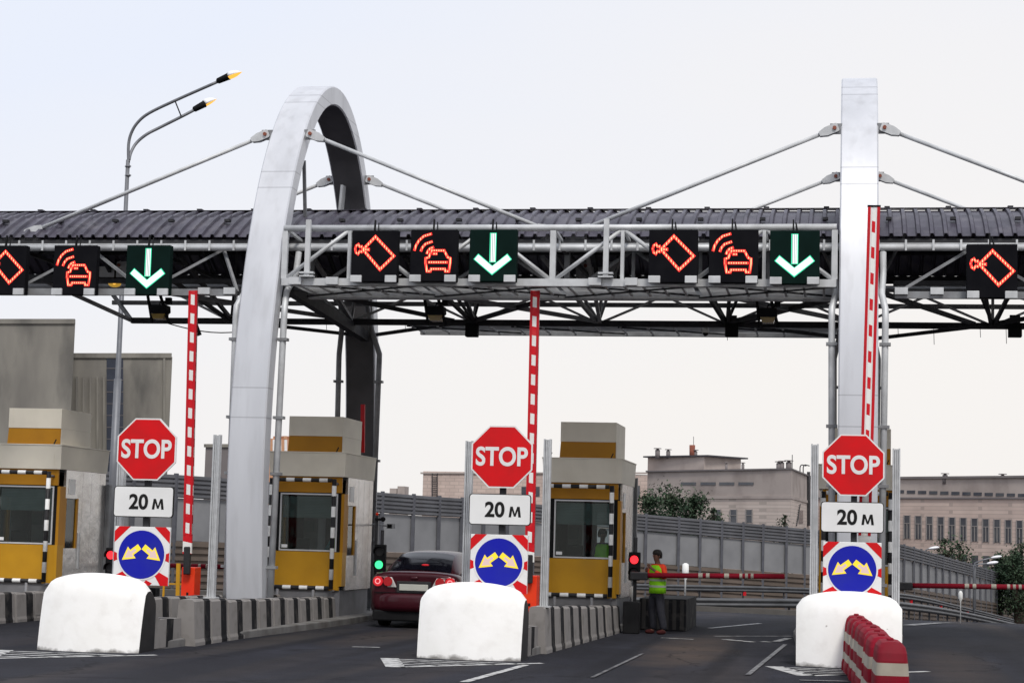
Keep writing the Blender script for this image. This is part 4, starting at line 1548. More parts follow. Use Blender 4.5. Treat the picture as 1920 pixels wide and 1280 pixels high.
# ------------------------------------------------------------------ signal lights
def signal_light(px, py, Y, lit, label):
    p = P(px, py, Y)
    t_ = thing('signal_light', label, 'traffic light', (p.x, p.y, .12), 'two-lamp signal lights at the booths')
    mb = MB(); mb.bx(p.x - .11, p.x + .11, p.y, p.y + .16, p.z - .27, p.z + .27); mb.build('lamp_case', 'black_matt', t_, bevel=.02)
    for k, (dz, on) in enumerate(((.125, lit == 'red'), (-.125, lit == 'green'))):
        c_ = [(math.cos(2 * math.pi * j / 20) * .08, math.sin(2 * math.pi * j / 20) * .08) for j in range(20)]
        mb = MB(); mb.prism(c_, (p.x, p.y - .012, p.z + dz), (1, 0, 0), (0, 0, 1), (0, 1, 0), .01)
        mb.build('lens', ('light_red' if lit == 'red' else 'light_green') if on else 'black_paint', t_)
        mb = MB()
        ring = lambda yy, rr: [Vector((p.x + rr * math.cos(R(200 - j * 220 / 12 )), yy, p.z + dz + rr * math.sin(R(200 - j * 220 / 12)))) for j in range(13)]
        mb.loft([ring(p.y, .095), ring(p.y - .10, .10)], 0, cap=False, closed=False)
        v_ = mb.build('visor', 'black_matt', t_, fix=False)
        md = v_.modifiers.new('thickness', 'SOLIDIFY'); md.thickness = .006
    mb = MB(); mb.tube((p.x, p.y + .2, .12), (p.x, p.y + .2, p.z + .55), .035, 10); mb.tube((p.x, p.y + .1, p.z), (p.x, p.y + .22, p.z), .02, 8)
    mb.build('lamp_post', 'steel_dark', t_)


signal_light(711, 1046, 36.9, 'green', 'black signal light showing green beside the dark red car')
signal_light(1189, 1061, 36.9, 'red', 'black signal light showing red beside the worker')
signal_light(207, 1052, 35.9, 'red', 'black signal light showing red half hidden by the leftmost STOP sign')
p = P(707, 966, 37.3)
t_ = thing('beacon_mount', 'small amber beacon and black bracket on a thin pole above the green signal', 'beacon', (p.x, p.y, .12))
mb = MB(); mb.tube((p.x, p.y, .12), (p.x, p.y, p.z), .03, 10); mb.build('beacon_pole', 'steel_dark', t_)
mb = MB(); mb.ell((p.x, p.y, p.z + .03), (.03, .03, .035)); mb.build('beacon_lens', 'orange_red', t_)
mb = MB(); mb.bx(p.x - .03, p.x + .12, p.y - .04, p.y + .02, p.z - .1, p.z - .05); mb.ell((p.x + .13, p.y - .02, p.z - .07), (.05, .05, .05)); mb.build('bracket', 'black_matt', t_)
p = P(733, 986, 38.5)
t_ = thing('box_camera', 'small grey box camera on a far leg of the left arch', 'camera', tuple(p))
mb = MB(); mb.bx(p.x - .06, p.x + .06, p.y - .12, p.y + .12, p.z - .05, p.z + .05); mb.build('camera_case', 'steel_mid', t_)
mb = MB(); mb.bx(p.x - .045, p.x + .045, p.y - .123, p.y - .12, p.z - .035, p.z + .035); mb.build('camera_lens', 'black_matt', t_)
mb = MB(); mb.bar((p.x - .06, p.y, p.z), (-10.0, 40.2, p.z + .05), .03, .03); mb.build('camera_arm', 'steel_mid', t_)
p = P(360, 612, 36)
t_ = thing('loudspeaker', 'dark horn box under the canopy behind the left barrier arm', 'box', tuple(p))
mb = MB(); mb.prism([(-.1, .12), (.02, .14), (.14, -.14), (.06, -.17)], tuple(p), (1, 0, 0), (0, 0, 1), (0, 1, 0), .2); mb.build('speaker_case', 'black_matt', t_)
mb = MB(); mb.tube(p + Vector((0, .1, .1)), p + Vector((0, .1, .5)), .015, 6); mb.build('speaker_stem', 'black_matt', t_)

# delineators and small stands
for (px, py0, py1, Y, label) in ((1285, 1055, 1087, 84, 'short white delineator post behind the lowered red arm'), (1186, 1098, 1122, 37.6, 'short white delineator at the corner of the worker booth'),
                                 (1801, 1107, 1127, 48, 'small white delineator post beyond the right lowered arm')):
    a, b2 = P(px, py1, Y), P(px, py0, Y)
    h = b2.z - a.z
    k_ = {84: 2.0, 48: .7}.get(Y, .9)
    mb = MB()
    mb.path([(a.x, a.y, max(zg(a.x, a.y), a.z - .75)), (a.x, a.y, a.z), (a.x, a.y, a.z + h * .3), (a.x, a.y, b2.z - .05), (a.x, a.y, b2.z)], [.02 * k_, .02 * k_, .075 * k_, .07 * k_, .025 * k_], 14)
    o = mb.build('delineator', 'white_plastic', base=(a.x, a.y, zg(a.x, a.y)))
    tag(o, label, 'delineator')
p = P(334, 1120, 31.5)
t_ = thing('yellow_stand', 'thin yellow metal stand behind the leftmost crash block', 'stand', (p.x, p.y, .12))
mb = MB()
mb.bar((p.x, p.y, .12), (p.x - .02, p.y, 1.15), .06, .05); mb.build('stand_leg', 'booth_yellow', t_)
mb = MB(); mb.bar((p.x - .27, p.y, .12), (p.x - .26, p.y, .92), .03, .03); mb.build('stand_leg', 'booth_yellow', t_)
mb = MB(); mb.bar((p.x - .32, p.y + .03, .80), (p.x + .03, p.y + .03, .80), .03, .03); mb.build('stand_rail', 'booth_yellow', t_)

# ------------------------------------------------------------------ red plastic barriers in a row
def plastic_barrier(x, y, rz, label):
    t_ = thing('plastic_barrier', label, 'plastic barrier', (0, 0, 0), 'red and white plastic barriers in a row')
    prof_ = [(.20, 0), (.20, .10), (.185, .16), (.178, .26), (.176, .36), (.172, .41), (.168, .46), (.162, .54), (.158, .56), (.152, .64), (.138, .70), (.10, .745), (.05, .755)]
    zs = [p_[1] for p_ in prof_]
    bands = {(.16, .26), (.46, .54)}
    mb = MB()
    L = .46
    def ring(w, z, ln):
        c = min(.06, w * .5)
        out = []
        for sx_, sy_ in ((1, -1), (1, 1), (-1, 1), (-1, -1)):
            for k in range(3):
                a = {(1, -1): -90, (1, 1): 0, (-1, 1): 90, (-1, -1): 180}[(sx_, sy_)] + k * 45
                out.append(Vector((sx_ * (w - c) + c * math.cos(R(a)), sy_ * (ln - c) + c * math.sin(R(a)), z)))
        return out
    rings = [ring(w, z, L - (.02 if z < .6 else .02 + (z - .6) * .5)) for w, z in prof_]
    for i in range(len(rings) - 1):
        mi = 1 if (zs[i], zs[i + 1]) in bands or zs[i] == .41 else 0
        mb.loft([rings[i], rings[i + 1]], mi, cap=False)
    mb.add(rings[-1], [tuple(range(len(rings[-1])))], 0)
    mb.build('barrier_body', ['plastic_red', 'plastic_cream'], t_)
    mb = MB()
    mb.box((0, 0, .765), (.07, .12, .03)); mb.build('filler_cap', 'plastic_red', t_, bevel=.01)
    mb = MB()
    mb.box((0, -L - .012, .13), (.07, .03, .16)); mb.build('coupling', 'plastic_red', t_, bevel=.01)
    t_.location = (x, y, 0)
    t_.rotation_euler = (0, 0, rz)
    return t_


ordn = ['nearest', 'second', 'third', 'fourth', 'fifth', 'sixth', 'seventh', 'farthest']
for k in range(8):
    u = k / 7
    y = 20.9 + 7.2 * u
    x = .44 - .26 * u + (.035 if k == 0 else 0)
    lab = '%s red and cream plastic barrier of the row at the lower right' % ordn[k] if k in (0, 7) else '%s red and cream plastic barrier from the near end of the row' % ordn[k]
    if k == 0:
        pb0 = plastic_barrier(x, y, R(2), lab)
    else:
        c_ = copy_tree(pb0)
        c_.location = (x + random.uniform(-.02, .02), y, 0)
        c_.rotation_euler = (0, 0, R(2 + random.uniform(-3, 3)))
        c_['label'] = lab

# ------------------------------------------------------------------ dark red saloon car
def make_car(xc, y0):
    t_ = thing('car', 'dark red saloon car seen from behind with lit brake lights at the green signal', 'car', (xc, y0, 0))

    def body_ring(y, w, zb, zt, cr=.03):
        h = [(0, zb), (w - .14, zb), (w - .04, zb + .05), (w, zb + .2), (w + .005, (zb + zt) / 2 + .05), (w - .015, zt - .14), (w - .055, zt - .05), (w - .14, zt), (w * .45, zt + cr), (0, zt + cr)]
        pts = [(a, b2) for a, b2 in h] + [(-a, b2) for a, b2 in h[::-1][1:-1]]
        return [Vector((xc + a, y0 + y, b2)) for a, b2 in pts]
    st = [(.015, .66, .46, .90, .0), (.0, .74, .38, .97, .02), (.03, .80, .31, 1.01, .025), (.11, .845, .27, 1.03, .03), (.28, .868, .24, 1.035, .03), (.6, .875, .22, 1.02, .02), (1.0, .88, .2, .98, .0), (2.2, .88, .18, .94, 0),
          (3.3, .875, .2, .93, .02), (3.9, .85, .2, .84, .04), (4.25, .80, .22, .74, .04), (4.45, .68, .3, .62, .02)]
    mb = MB(); mb.loft([body_ring(*s) for s in st])
    o = mb.build('body', 'car_paint', t_)
    md = o.modifiers.new('sub', 'SUBSURF'); md.levels = md.render_levels = 2

    gh = [(.42, .66, 1.00), (.62, .635, 1.135), (.90, .60, 1.285), (1.2, .57, 1.38), (1.55, .555, 1.42), (2.2, .555, 1.43), (2.7, .56, 1.40), (3.1, .59, 1.22), (3.5, .64, .98)]

    def gring(y, wt, zt):
        wb = .80
        zb = .93
        if zt < 1.02: wb = wt + .06
        h = [(0, zb), (wb, zb), (wb - (wb - wt) * .55, zb + (zt - zb) * .55), (wt, zt - .045), (wt - .07, zt - .005), (wt * .5, zt + .018), (0, zt + .022)]
        pts = h + [(-a, b2) for a, b2 in h[::-1][1:-1]]
        return [Vector((xc + a, y0 + y, b2)) for a, b2 in pts]
    mb = MB(); mb.loft([gring(*s) for s in gh])
    o = mb.build('cabin', 'car_paint', t_)
    md = o.modifiers.new('sub', 'SUBSURF'); md.levels = md.render_levels = 2

    def gi(y, k):
        for a, b2 in zip(gh[:-1], gh[1:]):
            if a[0] <= y <= b2[0]:
                u = (y - a[0]) / (b2[0] - a[0])
                return a[k] + (b2[k] - a[k]) * u
    mb = MB()
    rows = []
    for j in range(9):
        y = .50 + (1.20 - .50) * j / 8
        wt, zt = gi(y, 1) - .05, gi(y, 2)
        row = []
        for i in range(15):
            u = -1 + 2 * i / 14
            row.append(Vector((xc + u * wt, y0 + y - .016, zt + .028 - .045 * abs(u) ** 3)))
        rows.append(row)
    mb.loft(rows, 0, cap=False, closed=False)
    mb.build('rear_window', 'car_glass', t_)
    for s in (-1, 1):
        for ya, yb in ((1.15, 2.0), (2.08, 2.95)):
            mb = MB()
            rows = []
            for j in range(7):
                y = ya + (yb - ya) * j / 6
                wt, zt = gi(y, 1), gi(y, 2)
                rows.append([Vector((xc + s * (.80 - (.80 - wt) * v + .004), y0 + y, .965 + (zt - .085 - .965) * v)) for v in (.0, .5, .97)])
            mb.loft(rows, 0, cap=False, closed=False)
            mb.build('side_window', 'car_glass', t_)
    # rear lamps
    def disc(mb, x, y, z, r, t=.02, n=24):
        mb.prism([(r * math.cos(2 * math.pi * k / n), r * math.sin(2 * math.pi * k / n)) for k in range(n)], (x, y, z), (1, 0, 0), (0, 0, 1), (0, 1, 0), t)
    for s in (-1, 1):
        mb = MB()
        poly = [(.34, .755), (.36, .80), (.43, .94), (.60, .955), (.745, .95), (.80, .90), (.81, .80), (.79, .755)]
        # wraps round the corner: built as strips following the rear face
        front = []
        for a, b2 in poly:
            yy = -.022 + max(0, a - .60) ** 2 * 2.4
            front.append(Vector((xc + s * a, y0 + yy, b2)))
        back = [p + Vector((-s * .03, .14, 0)) for p in front]
        mb.loft([front, back], 0, smooth=False)
        lh = mb.build('tail_lamp', 'lamp_clear', t_, bevel=.01)
        mb = MB(); disc(mb, xc + s * .690, y0 - .034, .862, .092, .06); mb.build('brake_lens', 'brake_glow', lh)
        mb = MB()
        for k in range(12):
            a = 2 * math.pi * k / 12
            mb.ell((xc + s * .690 + .045 * math.cos(a), y0 - .036, .862 + .045 * math.sin(a)), (.011, .006, .011), 8, 5)
        mb.build('brake_lamp', 'brake_core', lh)
        mb = MB(); disc(mb, xc + s * .495, y0 - .034, .862, .086, .04); mb.build('inner_lens', 'lamp_red', lh)
    mb = MB(); mb.bx(xc - .275, xc + .275, y0 - .032, y0 - .016, .70, .82); mb.build('number_plate', 'plate_grey', t_, bevel=.02)
    mb = MB(); mb.bx(xc - .33, xc + .33, y0 - .012, y0 + .03, .66, .875); mb.build('plate_recess', 'black_paint', t_, bevel=.01)
    mb = MB(); mb.ell((xc + .07, y0 + .62, 1.178), (.075, .02, .016), 14, 6); mb.build('high_brake_lamp', 'brake_glow', t_)
    mb = MB(); mb.ell((xc, y0 - .004, .935), (.075, .015, .035), 16, 8); mb.build('trunk_emblem', 'car_paint', t_)
    for s in (-1, 1):
        mb = MB(); mb.bar((xc + s * .345, y0 - .012, .68), (xc + s * .345, y0 + .0, .75), .008, .01, (0, 1, 0)); mb.build('lid_gap', 'black_matt', t_)
    mb = MB(); mb.bx(xc - .76, xc + .76, y0 - .016, y0 + .05, .652, .662); mb.build('bumper_gap', 'black_matt', t_)
    # bumper
    mb = MB()
    rows = []
    for i in range(25):
        u = -1 + 2 * i / 24
        x = u * .865
        yy = -.055 + .30 * abs(u) ** 5
        rows.append([Vector((xc + x, y0 + yy + dy, z)) for dy, z in ((.10, .30), (.01, .32), (-.01, .40), (-.012, .56), (.01, .63), (.07, .66))])
    mb.loft(rows, 0, cap=False, closed=False)
    mb.build('rear_bumper', 'car_paint', t_)
    mb = MB(); mb.bx(xc - .78, xc + .78, y0 + .0, y0 + .8, .13, .33); mb.build('under_bumper', 'black_matt', t_, bevel=.03)  # black diffuser box, enlarged to stand in for shadow below the car
    mb = MB(); mb.tube((xc + .45, y0 + .0, .25), (xc + .45, y0 + .4, .25), .035, 12); mb.build('exhaust_pipe', 'steel_mid', t_)
    for s in (-1, 1):
        for yy in (.95, 3.6):
            mb = MB()
            cx = xc + s * .765
            prof_ = [(-.10, .20), (-.10, .285), (-.085, .31), (.085, .31), (.10, .285), (.10, .20)]
            rings = [[Vector((cx + a, y0 + yy + r_ * math.cos(2 * math.pi * k / 28), .31 + r_ * math.sin(2 * math.pi * k / 28))) for k in range(28)] for a, r_ in prof_]
            mb.loft(rings, 0)
            w_ = mb.build('wheel', 'rubber', t_)
            mb = MB()
            mb.tube((cx - .102, y0 + yy, .31), (cx + .104, y0 + yy, .31), .19, 24)
            mb.build('rim', 'galvanised', w_)
        mb = MB(); mb.ell((xc + s * .97, y0 + 2.85, 1.0), (.10, .05, .07)); mm = mb.build('wing_mirror', 'car_paint', t_)
        mb = MB(); mb.ell((xc + s * .97, y0 + 2.815, 1.0), (.085, .03, .058)); mb.build('mirror_glass', 'chrome', mm)
    return t_


make_car(-7.93, 35.3)


# ------------------------------------------------------------------ people
def skin_mesh(name, nodes, edges, mt, parent, sub=1):
    """nodes: list of (pos, rx, ry); grows one continuous surface over the skeleton"""
    me = bpy.data.meshes.new(name)
    me.from_pydata([tuple(n[0]) for n in nodes], edges, [])
    o = bpy.data.objects.new(name, me)
    col.objects.link(o)
    md = o.modifiers.new('skin', 'SKIN')
    md.use_smooth_shade = True
    if not me.skin_vertices:
        me.attributes.new('skin', 'FLOAT_VECTOR', 'POINT')
    sk = me.skin_vertices[0].data
    for i, n in enumerate(nodes):
        sk[i].radius = (n[1], n[2])
        sk[i].use_root = (i == 0)
    if sub:
        sd = o.modifiers.new('sub', 'SUBSURF')
        sd.levels = sd.render_levels = sub
    bake(o)
    o.data.name = name
    o.data.materials.clear()
    o.data.materials.append(MATS[mt])
    for p in o.data.polygons: p.use_smooth = True
    o.parent = parent
    return o


def person(label, loc, scale, rz, vest, sleeve, seated=False, group=None):
    t_ = thing('person', label, 'person', loc, group)
    t_.rotation_euler = (0, 0, rz)
    t_.scale = (scale,) * 3
    N = []
    E = []

    def n(p, rx, ry=None, frm=None):
        N.append((Vector(p), rx, ry or rx))
        if frm is not None:
            E.append((frm, len(N) - 1))
        return len(N) - 1
    pel = n((0, 0, .95), .125, .09)
    sp = n((0, .01, 1.13), .125, .085, pel)
    ch = n((0, .01, 1.32), .15, .10, sp)
    nb = n((0, .01, 1.47), .06, .055, ch)
    nk = n((0, -.01, 1.535), .052, .052, nb)
    jaw = n((.0, -.04, 1.585), .062, .07, nk)
    md = n((.0, -.03, 1.655), .074, .088, jaw)
    tp = n((.0, -.02, 1.725), .060, .072, md)
    hands = []
    for s in (-1, 1):
        sh = n((s * .165, .015, 1.42), .06, .06, ch)
        el = n((s * .285 + (.03 if s < 0 and not seated else 0), -.02 if s > 0 else -.09, 1.17 if s > 0 or seated else 1.21), .044, .044, sh)
        if seated:
            wr = n((s * .16, -.27, 1.12), .030, .027, el)
            pm = n((s * .13, -.35, 1.12), .034, .018, wr)
            dirs = Vector((-s * .25, -1, .0)).normalized()
        else:
            dz_ = .05 if s > 0 else -.03
            wr = n((s * .11, -.22, 1.31 + dz_), .030, .027, el)
            pm = n((s * .055, -.27, 1.365 + dz_), .034, .018, wr)
            dirs = Vector((-s * .65, -.2, .75)).normalized()
        up = Vector((0, -.5, .85)) if not seated else Vector((1, 0, 0)) * -s
        side = dirs.cross(Vector((0, -1, 0)) if not seated else Vector((0, 0, 1))).normalized()
        P0 = N[pm][0]
        for f_, (off, ln) in enumerate(((-.027, .062), (-.009, .074), (.010, .070), (.028, .054))):
            a = n(P0 + dirs * .030 + side * off, .0105, .0105, pm)
            b2 = n(P0 + dirs * (.030 + ln * .5) + side * off * 1.1 + Vector((0, -.006, 0)), .0095, .0095, a)
            n(P0 + dirs * (.030 + ln * .86) + side * off * 1.1 + Vector((-s * .012, .016, -.008)), .0075, .0075, b2)
        a = n(P0 - dirs * .02 - side * .034, .0115, .0115, pm)
        n(P0 + dirs * .022 - side * .052, .009, .009, a)
        hp = n((s * .085, 0, .89), .085, .085, pel)
        if seated:
            kn = n((s * .12, -.42, .88), .065, .065, hp)
            an = n((s * .13, -.40, .47), .045, .045, kn)
            n((s * .14, -.55, .42), .036, .03, an)
        else:
            kn = n((s * .125, -.02, .49), .060, .060, hp)
            an = n((s * .165 + .03, .03, .085), .042, .042, kn)
            n((s * .185 + .03, -.13, .036), .036, .03, an)
    body = skin_mesh('body', N, E, 'skin', t_)
    # nose, ears, eyes and mouth sit on the head
    fb_ = MB()
    fb_.ell((0, -.125, 1.645), (.013, .018, .022), 10, 6)
    for s in (-1, 1):
        fb_.ell((s * .078, -.025, 1.645), (.012, .02, .03), 8, 6)
    o = fb_.build('face_feature', 'skin', None)
    o.parent = body
    fb_ = MB()
    for s in (-1, 1):
        fb_.ell((s * .03, -.113, 1.668), (.012, .006, .006), 8, 5)
    fb_.ell((0, -.108, 1.60), (.022, .006, .005), 8, 5)
    o = fb_.build('eyes_and_mouth', 'hair', None); o.parent = body
    # hair
    hb = MB()
    rings = []
    for z, rx, ry, cy in ((1.60, .074, .045, .035), (1.655, .088, .075, .012), (1.70, .089, .100, -.012), (1.745, .078, .090, -.015), (1.780, .052, .062, -.012), (1.792, .015, .02, -.01)):
        rings.append([Vector((1.12 * rx * math.cos(2 * math.pi * k / 20) * (1 + .06 * math.sin(5 * k)), cy + 1.1 * ry * math.sin(2 * math.pi * k / 20), z)) for k in range(20)])
    hb.loft(rings)
    o = hb.build('hair', 'hair', None); o.parent = t_

    # clothing
    def leg_nodes():
        NN, EE = [], []
        NN.append((Vector((0, 0, .93)), .15, .115))
        NN.append((Vector((0, 0, .99)), .145, .11)); EE.append((0, 1))
        for s in (-1, 1):
            pts = [((s * .10, 0, .86), .118), ((s * .135, -.02, .49), .094), ((s * .165 + .025, .02, .18), .084), ((s * .168 + .03, .02, .07), .08)] if not seated else [((s * .088, -.05, .87), .105), ((s * .12, -.42, .88), .08), ((s * .13, -.40, .6), .07), ((s * .13, -.4, .48), .065)]
            prev = 0
            for p, r_ in pts:
                NN.append((Vector(p), r_, r_)); EE.append((prev, len(NN) - 1)); prev = len(NN) - 1
        return NN, EE
    a, b2 = leg_nodes()
    skin_mesh('trousers', a, b2, 'trousers', t_)
    # overall jacket with sleeves
    NN, EE = [(Vector((0, .01, 1.2)), .15, .11)], []
    NN.append((Vector((0, .01, 1.38)), .15, .105)); EE.append((0, 1))
    NN.append((Vector((0, .0, 1.475)), .08, .075)); EE.append((1, 2))
    for s in (-1, 1):
        pts = [((s * .165, .015, 1.415), .078), ((s * .285 + (.03 if s < 0 and not seated else 0), -.02 if s > 0 else -.09, 1.175 if s > 0 or seated else 1.215), .066)]
        pts.append(((s * .18, -.235, 1.12), .046) if seated else ((s * .13, -.20, 1.285 + (.05 if s > 0 else -.03)), .048))
        prev = 1
        for p, r_ in pts:
            NN.append((Vector(p), r_, r_)); EE.append((prev, len(NN) - 1)); prev = len(NN) - 1
    skin_mesh('jacket', NN, EE, sleeve, t_)
    vb = MB()
    rings = []
    for z, rx, ry in ((.86, .185, .155), (.98, .182, .150), (1.12, .185, .148), (1.26, .192, .152), (1.38, .185, .140), (1.455, .135, .105)):
        rings.append([Vector((rx * 1.12 * math.cos(2 * math.pi * k / 24), .01 + ry * 1.05 * math.sin(2 * math.pi * k / 24), z + .006 * math.sin(3 * k))) for k in range(24)])
    vb.loft(rings, 0, cap=False)
    v_ = vb.build('vest', vest, None); v_.parent = t_
    sd = v_.modifiers.new('thickness', 'SOLIDIFY'); sd.thickness = .01
    if vest == 'hi_vis':
        rb = MB()
        for z0, z1, rx, ry in ((.985, 1.03, .187, .154), (1.12, 1.16, .190, .153)):
            r2 = [[Vector((rx * 1.135 * math.cos(2 * math.pi * k / 24), .01 + ry * 1.065 * math.sin(2 * math.pi * k / 24), z)) for k in range(24)] for z in (z0, z1)]
            rb.loft(r2, 0, cap=False)
        rr = rb.build('reflective_band', 'reflective', None); rr.parent = v_
    if not seated:
        for s in (-1, 1):
            sb = MB()
            sb.ell((s * .178 + .03, -.055, .045), (.052, .135, .05), 14, 8)
            o = sb.build('shoe', 'shoe', None); o.parent = t_
    return t_


person('worker in a lime vest and orange sleeves standing behind the lowered barrier', (-3.50, 36.55, 0), .885, R(-42), 'hi_vis', 'overall_orange')
person('dark haired cashier in teal seen through the window of the booth at the left arch', (ISL[1]['bx'] + .42, ISL[1]['by'] + .95, .3), .93, R(-35), 'hi_vis', 'teal_cloth', True, 'cashiers in the booths')
person('dark haired cashier seen through the window of the booth beside the worker', (ISL[2]['bx'] + .28, ISL[2]['by'] + 1.0, .3), .93, R(25), 'hi_vis', 'trousers', True, 'cashiers in the booths')

# ------------------------------------------------------------------ guard rails
def w_beam(mb, pts, h=.31, flip=1):
    rows = []
    n_ = len(pts)
    for i, p in enumerate(pts):
        a, b2 = pts[max(i - 1, 0)], pts[min(i + 1, n_ - 1)]
        d = Vector((b2[0] - a[0], b2[1] - a[1], 0)).normalized()
        s = Vector((d.y, -d.x, 0)) * flip
        rows.append([Vector(p) + s * o + Vector((0, 0, z)) for o, z in ((.0, 0), (.03, .02), (.085, .06), (.085, .095), (.02, .135), (.02, .175), (.085, .215), (.085, .25), (.03, .29), (0, .31))])
    mb.loft(rows, 0, cap=False, closed=False)


def catmull(pts, k):
    pts = [Vector(p) for p in pts]
    out = []
    for i in range(len(pts) - 1):
        p0, p1, p2, p3 = pts[max(i - 1, 0)], pts[i], pts[i + 1], pts[min(i + 2, len(pts) - 1)]
        for j in range(k):
            u = j / k
            out.append(.5 * ((2 * p1) + (p2 - p0) * u + (2 * p0 - 5 * p1 + 4 * p2 - p3) * u * u + (3 * p1 - p0 - 3 * p2 + p3) * u ** 3))
    out.append(pts[-1])
    return out


def guard_rail(path, label, zoff=.42, spacing=2.0, name='guard_rail'):
    pts = catmull(path, 8)
    pts = [Vector((p.x, p.y, p.z)) for p in pts]
    t_ = thing(name, label, 'guard rail', (pts[0].x, pts[0].y, pts[0].z), 'steel guard rails beyond the booths')
    mb = MB(); w_beam(mb, [p + Vector((0, 0, zoff)) for p in pts])
    o = mb.build('beam', 'rail_steel', t_, fix=False)
    sd = o.modifiers.new('thickness', 'SOLIDIFY'); sd.thickness = .008
    acc = 0
    for a, b2 in zip(pts[:-1], pts[1:]):
        L = (b2 - a).length
        while acc < L:
            p = a.lerp(b2, acc / L)
            mb = MB(); mb.box((p.x - .02, p.y + .06, p.z + .3), (.08, .1, .86)); mb.build('post', 'steel_dark', t_)
            acc += spacing
        acc -= L
    return t_


def gp(x, y, dz=0):
    return (x, y, zg(x, y) + dz)


rp = [(px, py, Y) for px, py, Y in ((-150, 1100, 60), (400, 1110, 63), (900, 1116, 66), (1280, 1120, 68), (1500, 1122, 70), (1600, 1122, 73), (1690, 1128, 77), (1790, 1143, 90), (1895, 1166, 104), (1990, 1190, 120))]
path = []
for px, py, Y in rp:
    q = P(px, py, Y)
    path.append((q.x, q.y, q.z - .75))
guard_rail(path, 'long grey guard rail curving across the road behind the lanes', .44, 2.5)
kb = MB()
pts = catmull(path[:7], 6)
rows = []
for a in pts:
    z = zg(a.x, a.y - .3)
    rows.append([Vector((a.x, a.y - .28, z - .3)), Vector((a.x, a.y - .26, z + .17)), Vector((a.x, a.y + .1, z + .18)), Vector((a.x, a.y + .1, z - .3))])
kb.loft(rows, 0, smooth=False)
tag(kb.build('kerb', 'concrete', fix=True), kind='structure')
rp2 = [(px, py, Y) for px, py, Y in ((640, 1080, 84), (900, 1086, 90), (1200, 1094, 96), (1500, 1101, 104), (1690, 1112, 112), (1800, 1135, 140), (1900, 1160, 165))]
path2 = []
for px, py, Y in rp2:
    q = P(px, py, Y)
    path2.append((q.x, q.y, q.z - .75))
gr2 = guard_rail(path2, 'second guard rail with red reflectors in front of the noise wall', .44, 3.0)
mb = MB()
for k, p in enumerate(catmull(path2, 8)):
    if k % 4 == 1:
        mb.box((p.x, p.y - .12, p.z + .36), (.16, .02, .2))
mb.build('reflector', 'red_paint', gr2)

# ------------------------------------------------------------------ noise wall
wall_ctrl = [(-260, 868, 66), (100, 880, 72), (380, 893, 79), (740, 925, 89), (960, 941, 100), (1210, 964, 110), (1500, 990, 119), (1600, 1001, 123), (1690, 1020, 130), (1760, 1040, 145), (1840, 1063, 168), (1920, 1086, 196), (1990, 1108, 230)]
W_ = []
for px, py, Y in wall_ctrl:
    W_.append(P(px, py, Y))
wp = catmull(W_, 24)
# resample in the plan at about 3 m, a little closer together on the far slope
bays = [wp[0]]
acc = 0
for a, b2 in zip(wp[:-1], wp[1:]):
    acc += (b2 - a).length
    step = 1.55 if -9 < b2.x < 3.2 else (2.2 if b2.x <= -9 else 3.0)
    if acc >= step:
        bays.append(b2.copy()); acc = 0
t_ = thing('noise_wall', 'long grey noise barrier of louvres and clear panels curving behind the toll plaza', 'noise barrier', (bays[0].x, bays[0].y, -1))
for i, (a, b2) in enumerate(zip(bays[:-1], bays[1:])):
    d = Vector((b2.x - a.x, b2.y - a.y, 0)); d.normalize()
    s = Vector((d.y, -d.x, 0))
    if s.y > 0: s = -s
    H1, H2, H3 = .95, 2.75, 5.4

    def panel(z0, z1, off, name, mt, ribs=0):
        mb = MB()
        p = [a + s * off - Vector((0, 0, z0)), b2 + s * off - Vector((0, 0, z0)), b2 + s * off - Vector((0, 0, z1)), a + s * off - Vector((0, 0, z1))]
        q = [v - s * .06 for v in p]
        mb.add(p + q, [(0, 1, 2, 3), (7, 6, 5, 4), (0, 4, 5, 1), (3, 2, 6, 7)])
        for k in range(ribs):
            zz = z0 + (z1 - z0) * (k + .5) / ribs
            mb.bar(a + s * (off + .035) - Vector((0, 0, zz)), b2 + s * (off + .035) - Vector((0, 0, zz)), .09, (z1 - z0) / ribs * .55)
        mb.build(name, mt, t_)
    panel(.0, H1, .05, 'louvre_panel', 'noise_metal', 5)
    panel(H1 + .02, H2, .0, 'glass_panel', 'noise_pane', 0)
    panel(H2 + .02, H3, .05, 'lower_panel', 'noise_brown', 9)
    mb = MB(); mb.bar(a + s * .08 + Vector((0, 0, .06)), a + s * .08 - Vector((0, 0, H3)), .15, .2, (0, 1, 0)); mb.build('wall_post', 'noise_post', t_)

# ------------------------------------------------------------------ buildings
def wall_box(mb, A, B, ztop, zbot, depth, mi=0, slope=None, along=False):
    """volume behind the facade line A-B"""
    A, B = Vector((A[0], A[1], 0)), Vector((B[0], B[1], 0))
    d = (B - A).normalized()
    n_ = Vector((-d.y, d.x, 0)) if not along else Vector((B.x, B.y, 0)).normalized()
    if n_.y < 0: n_ = -n_
    zt2 = ztop if slope is None else slope
    ps = [A + Vector((0, 0, zbot)), B + Vector((0, 0, zbot)), B + Vector((0, 0, zt2)), A + Vector((0, 0, ztop))]
    qs = [p + n_ * depth for p in ps]
    mb.add(ps + qs, [(0, 1, 2, 3), (7, 6, 5, 4), (0, 4, 5, 1), (1, 5, 6, 2), (2, 6, 7, 3), (3, 7, 4, 0)], mi)
    return n_


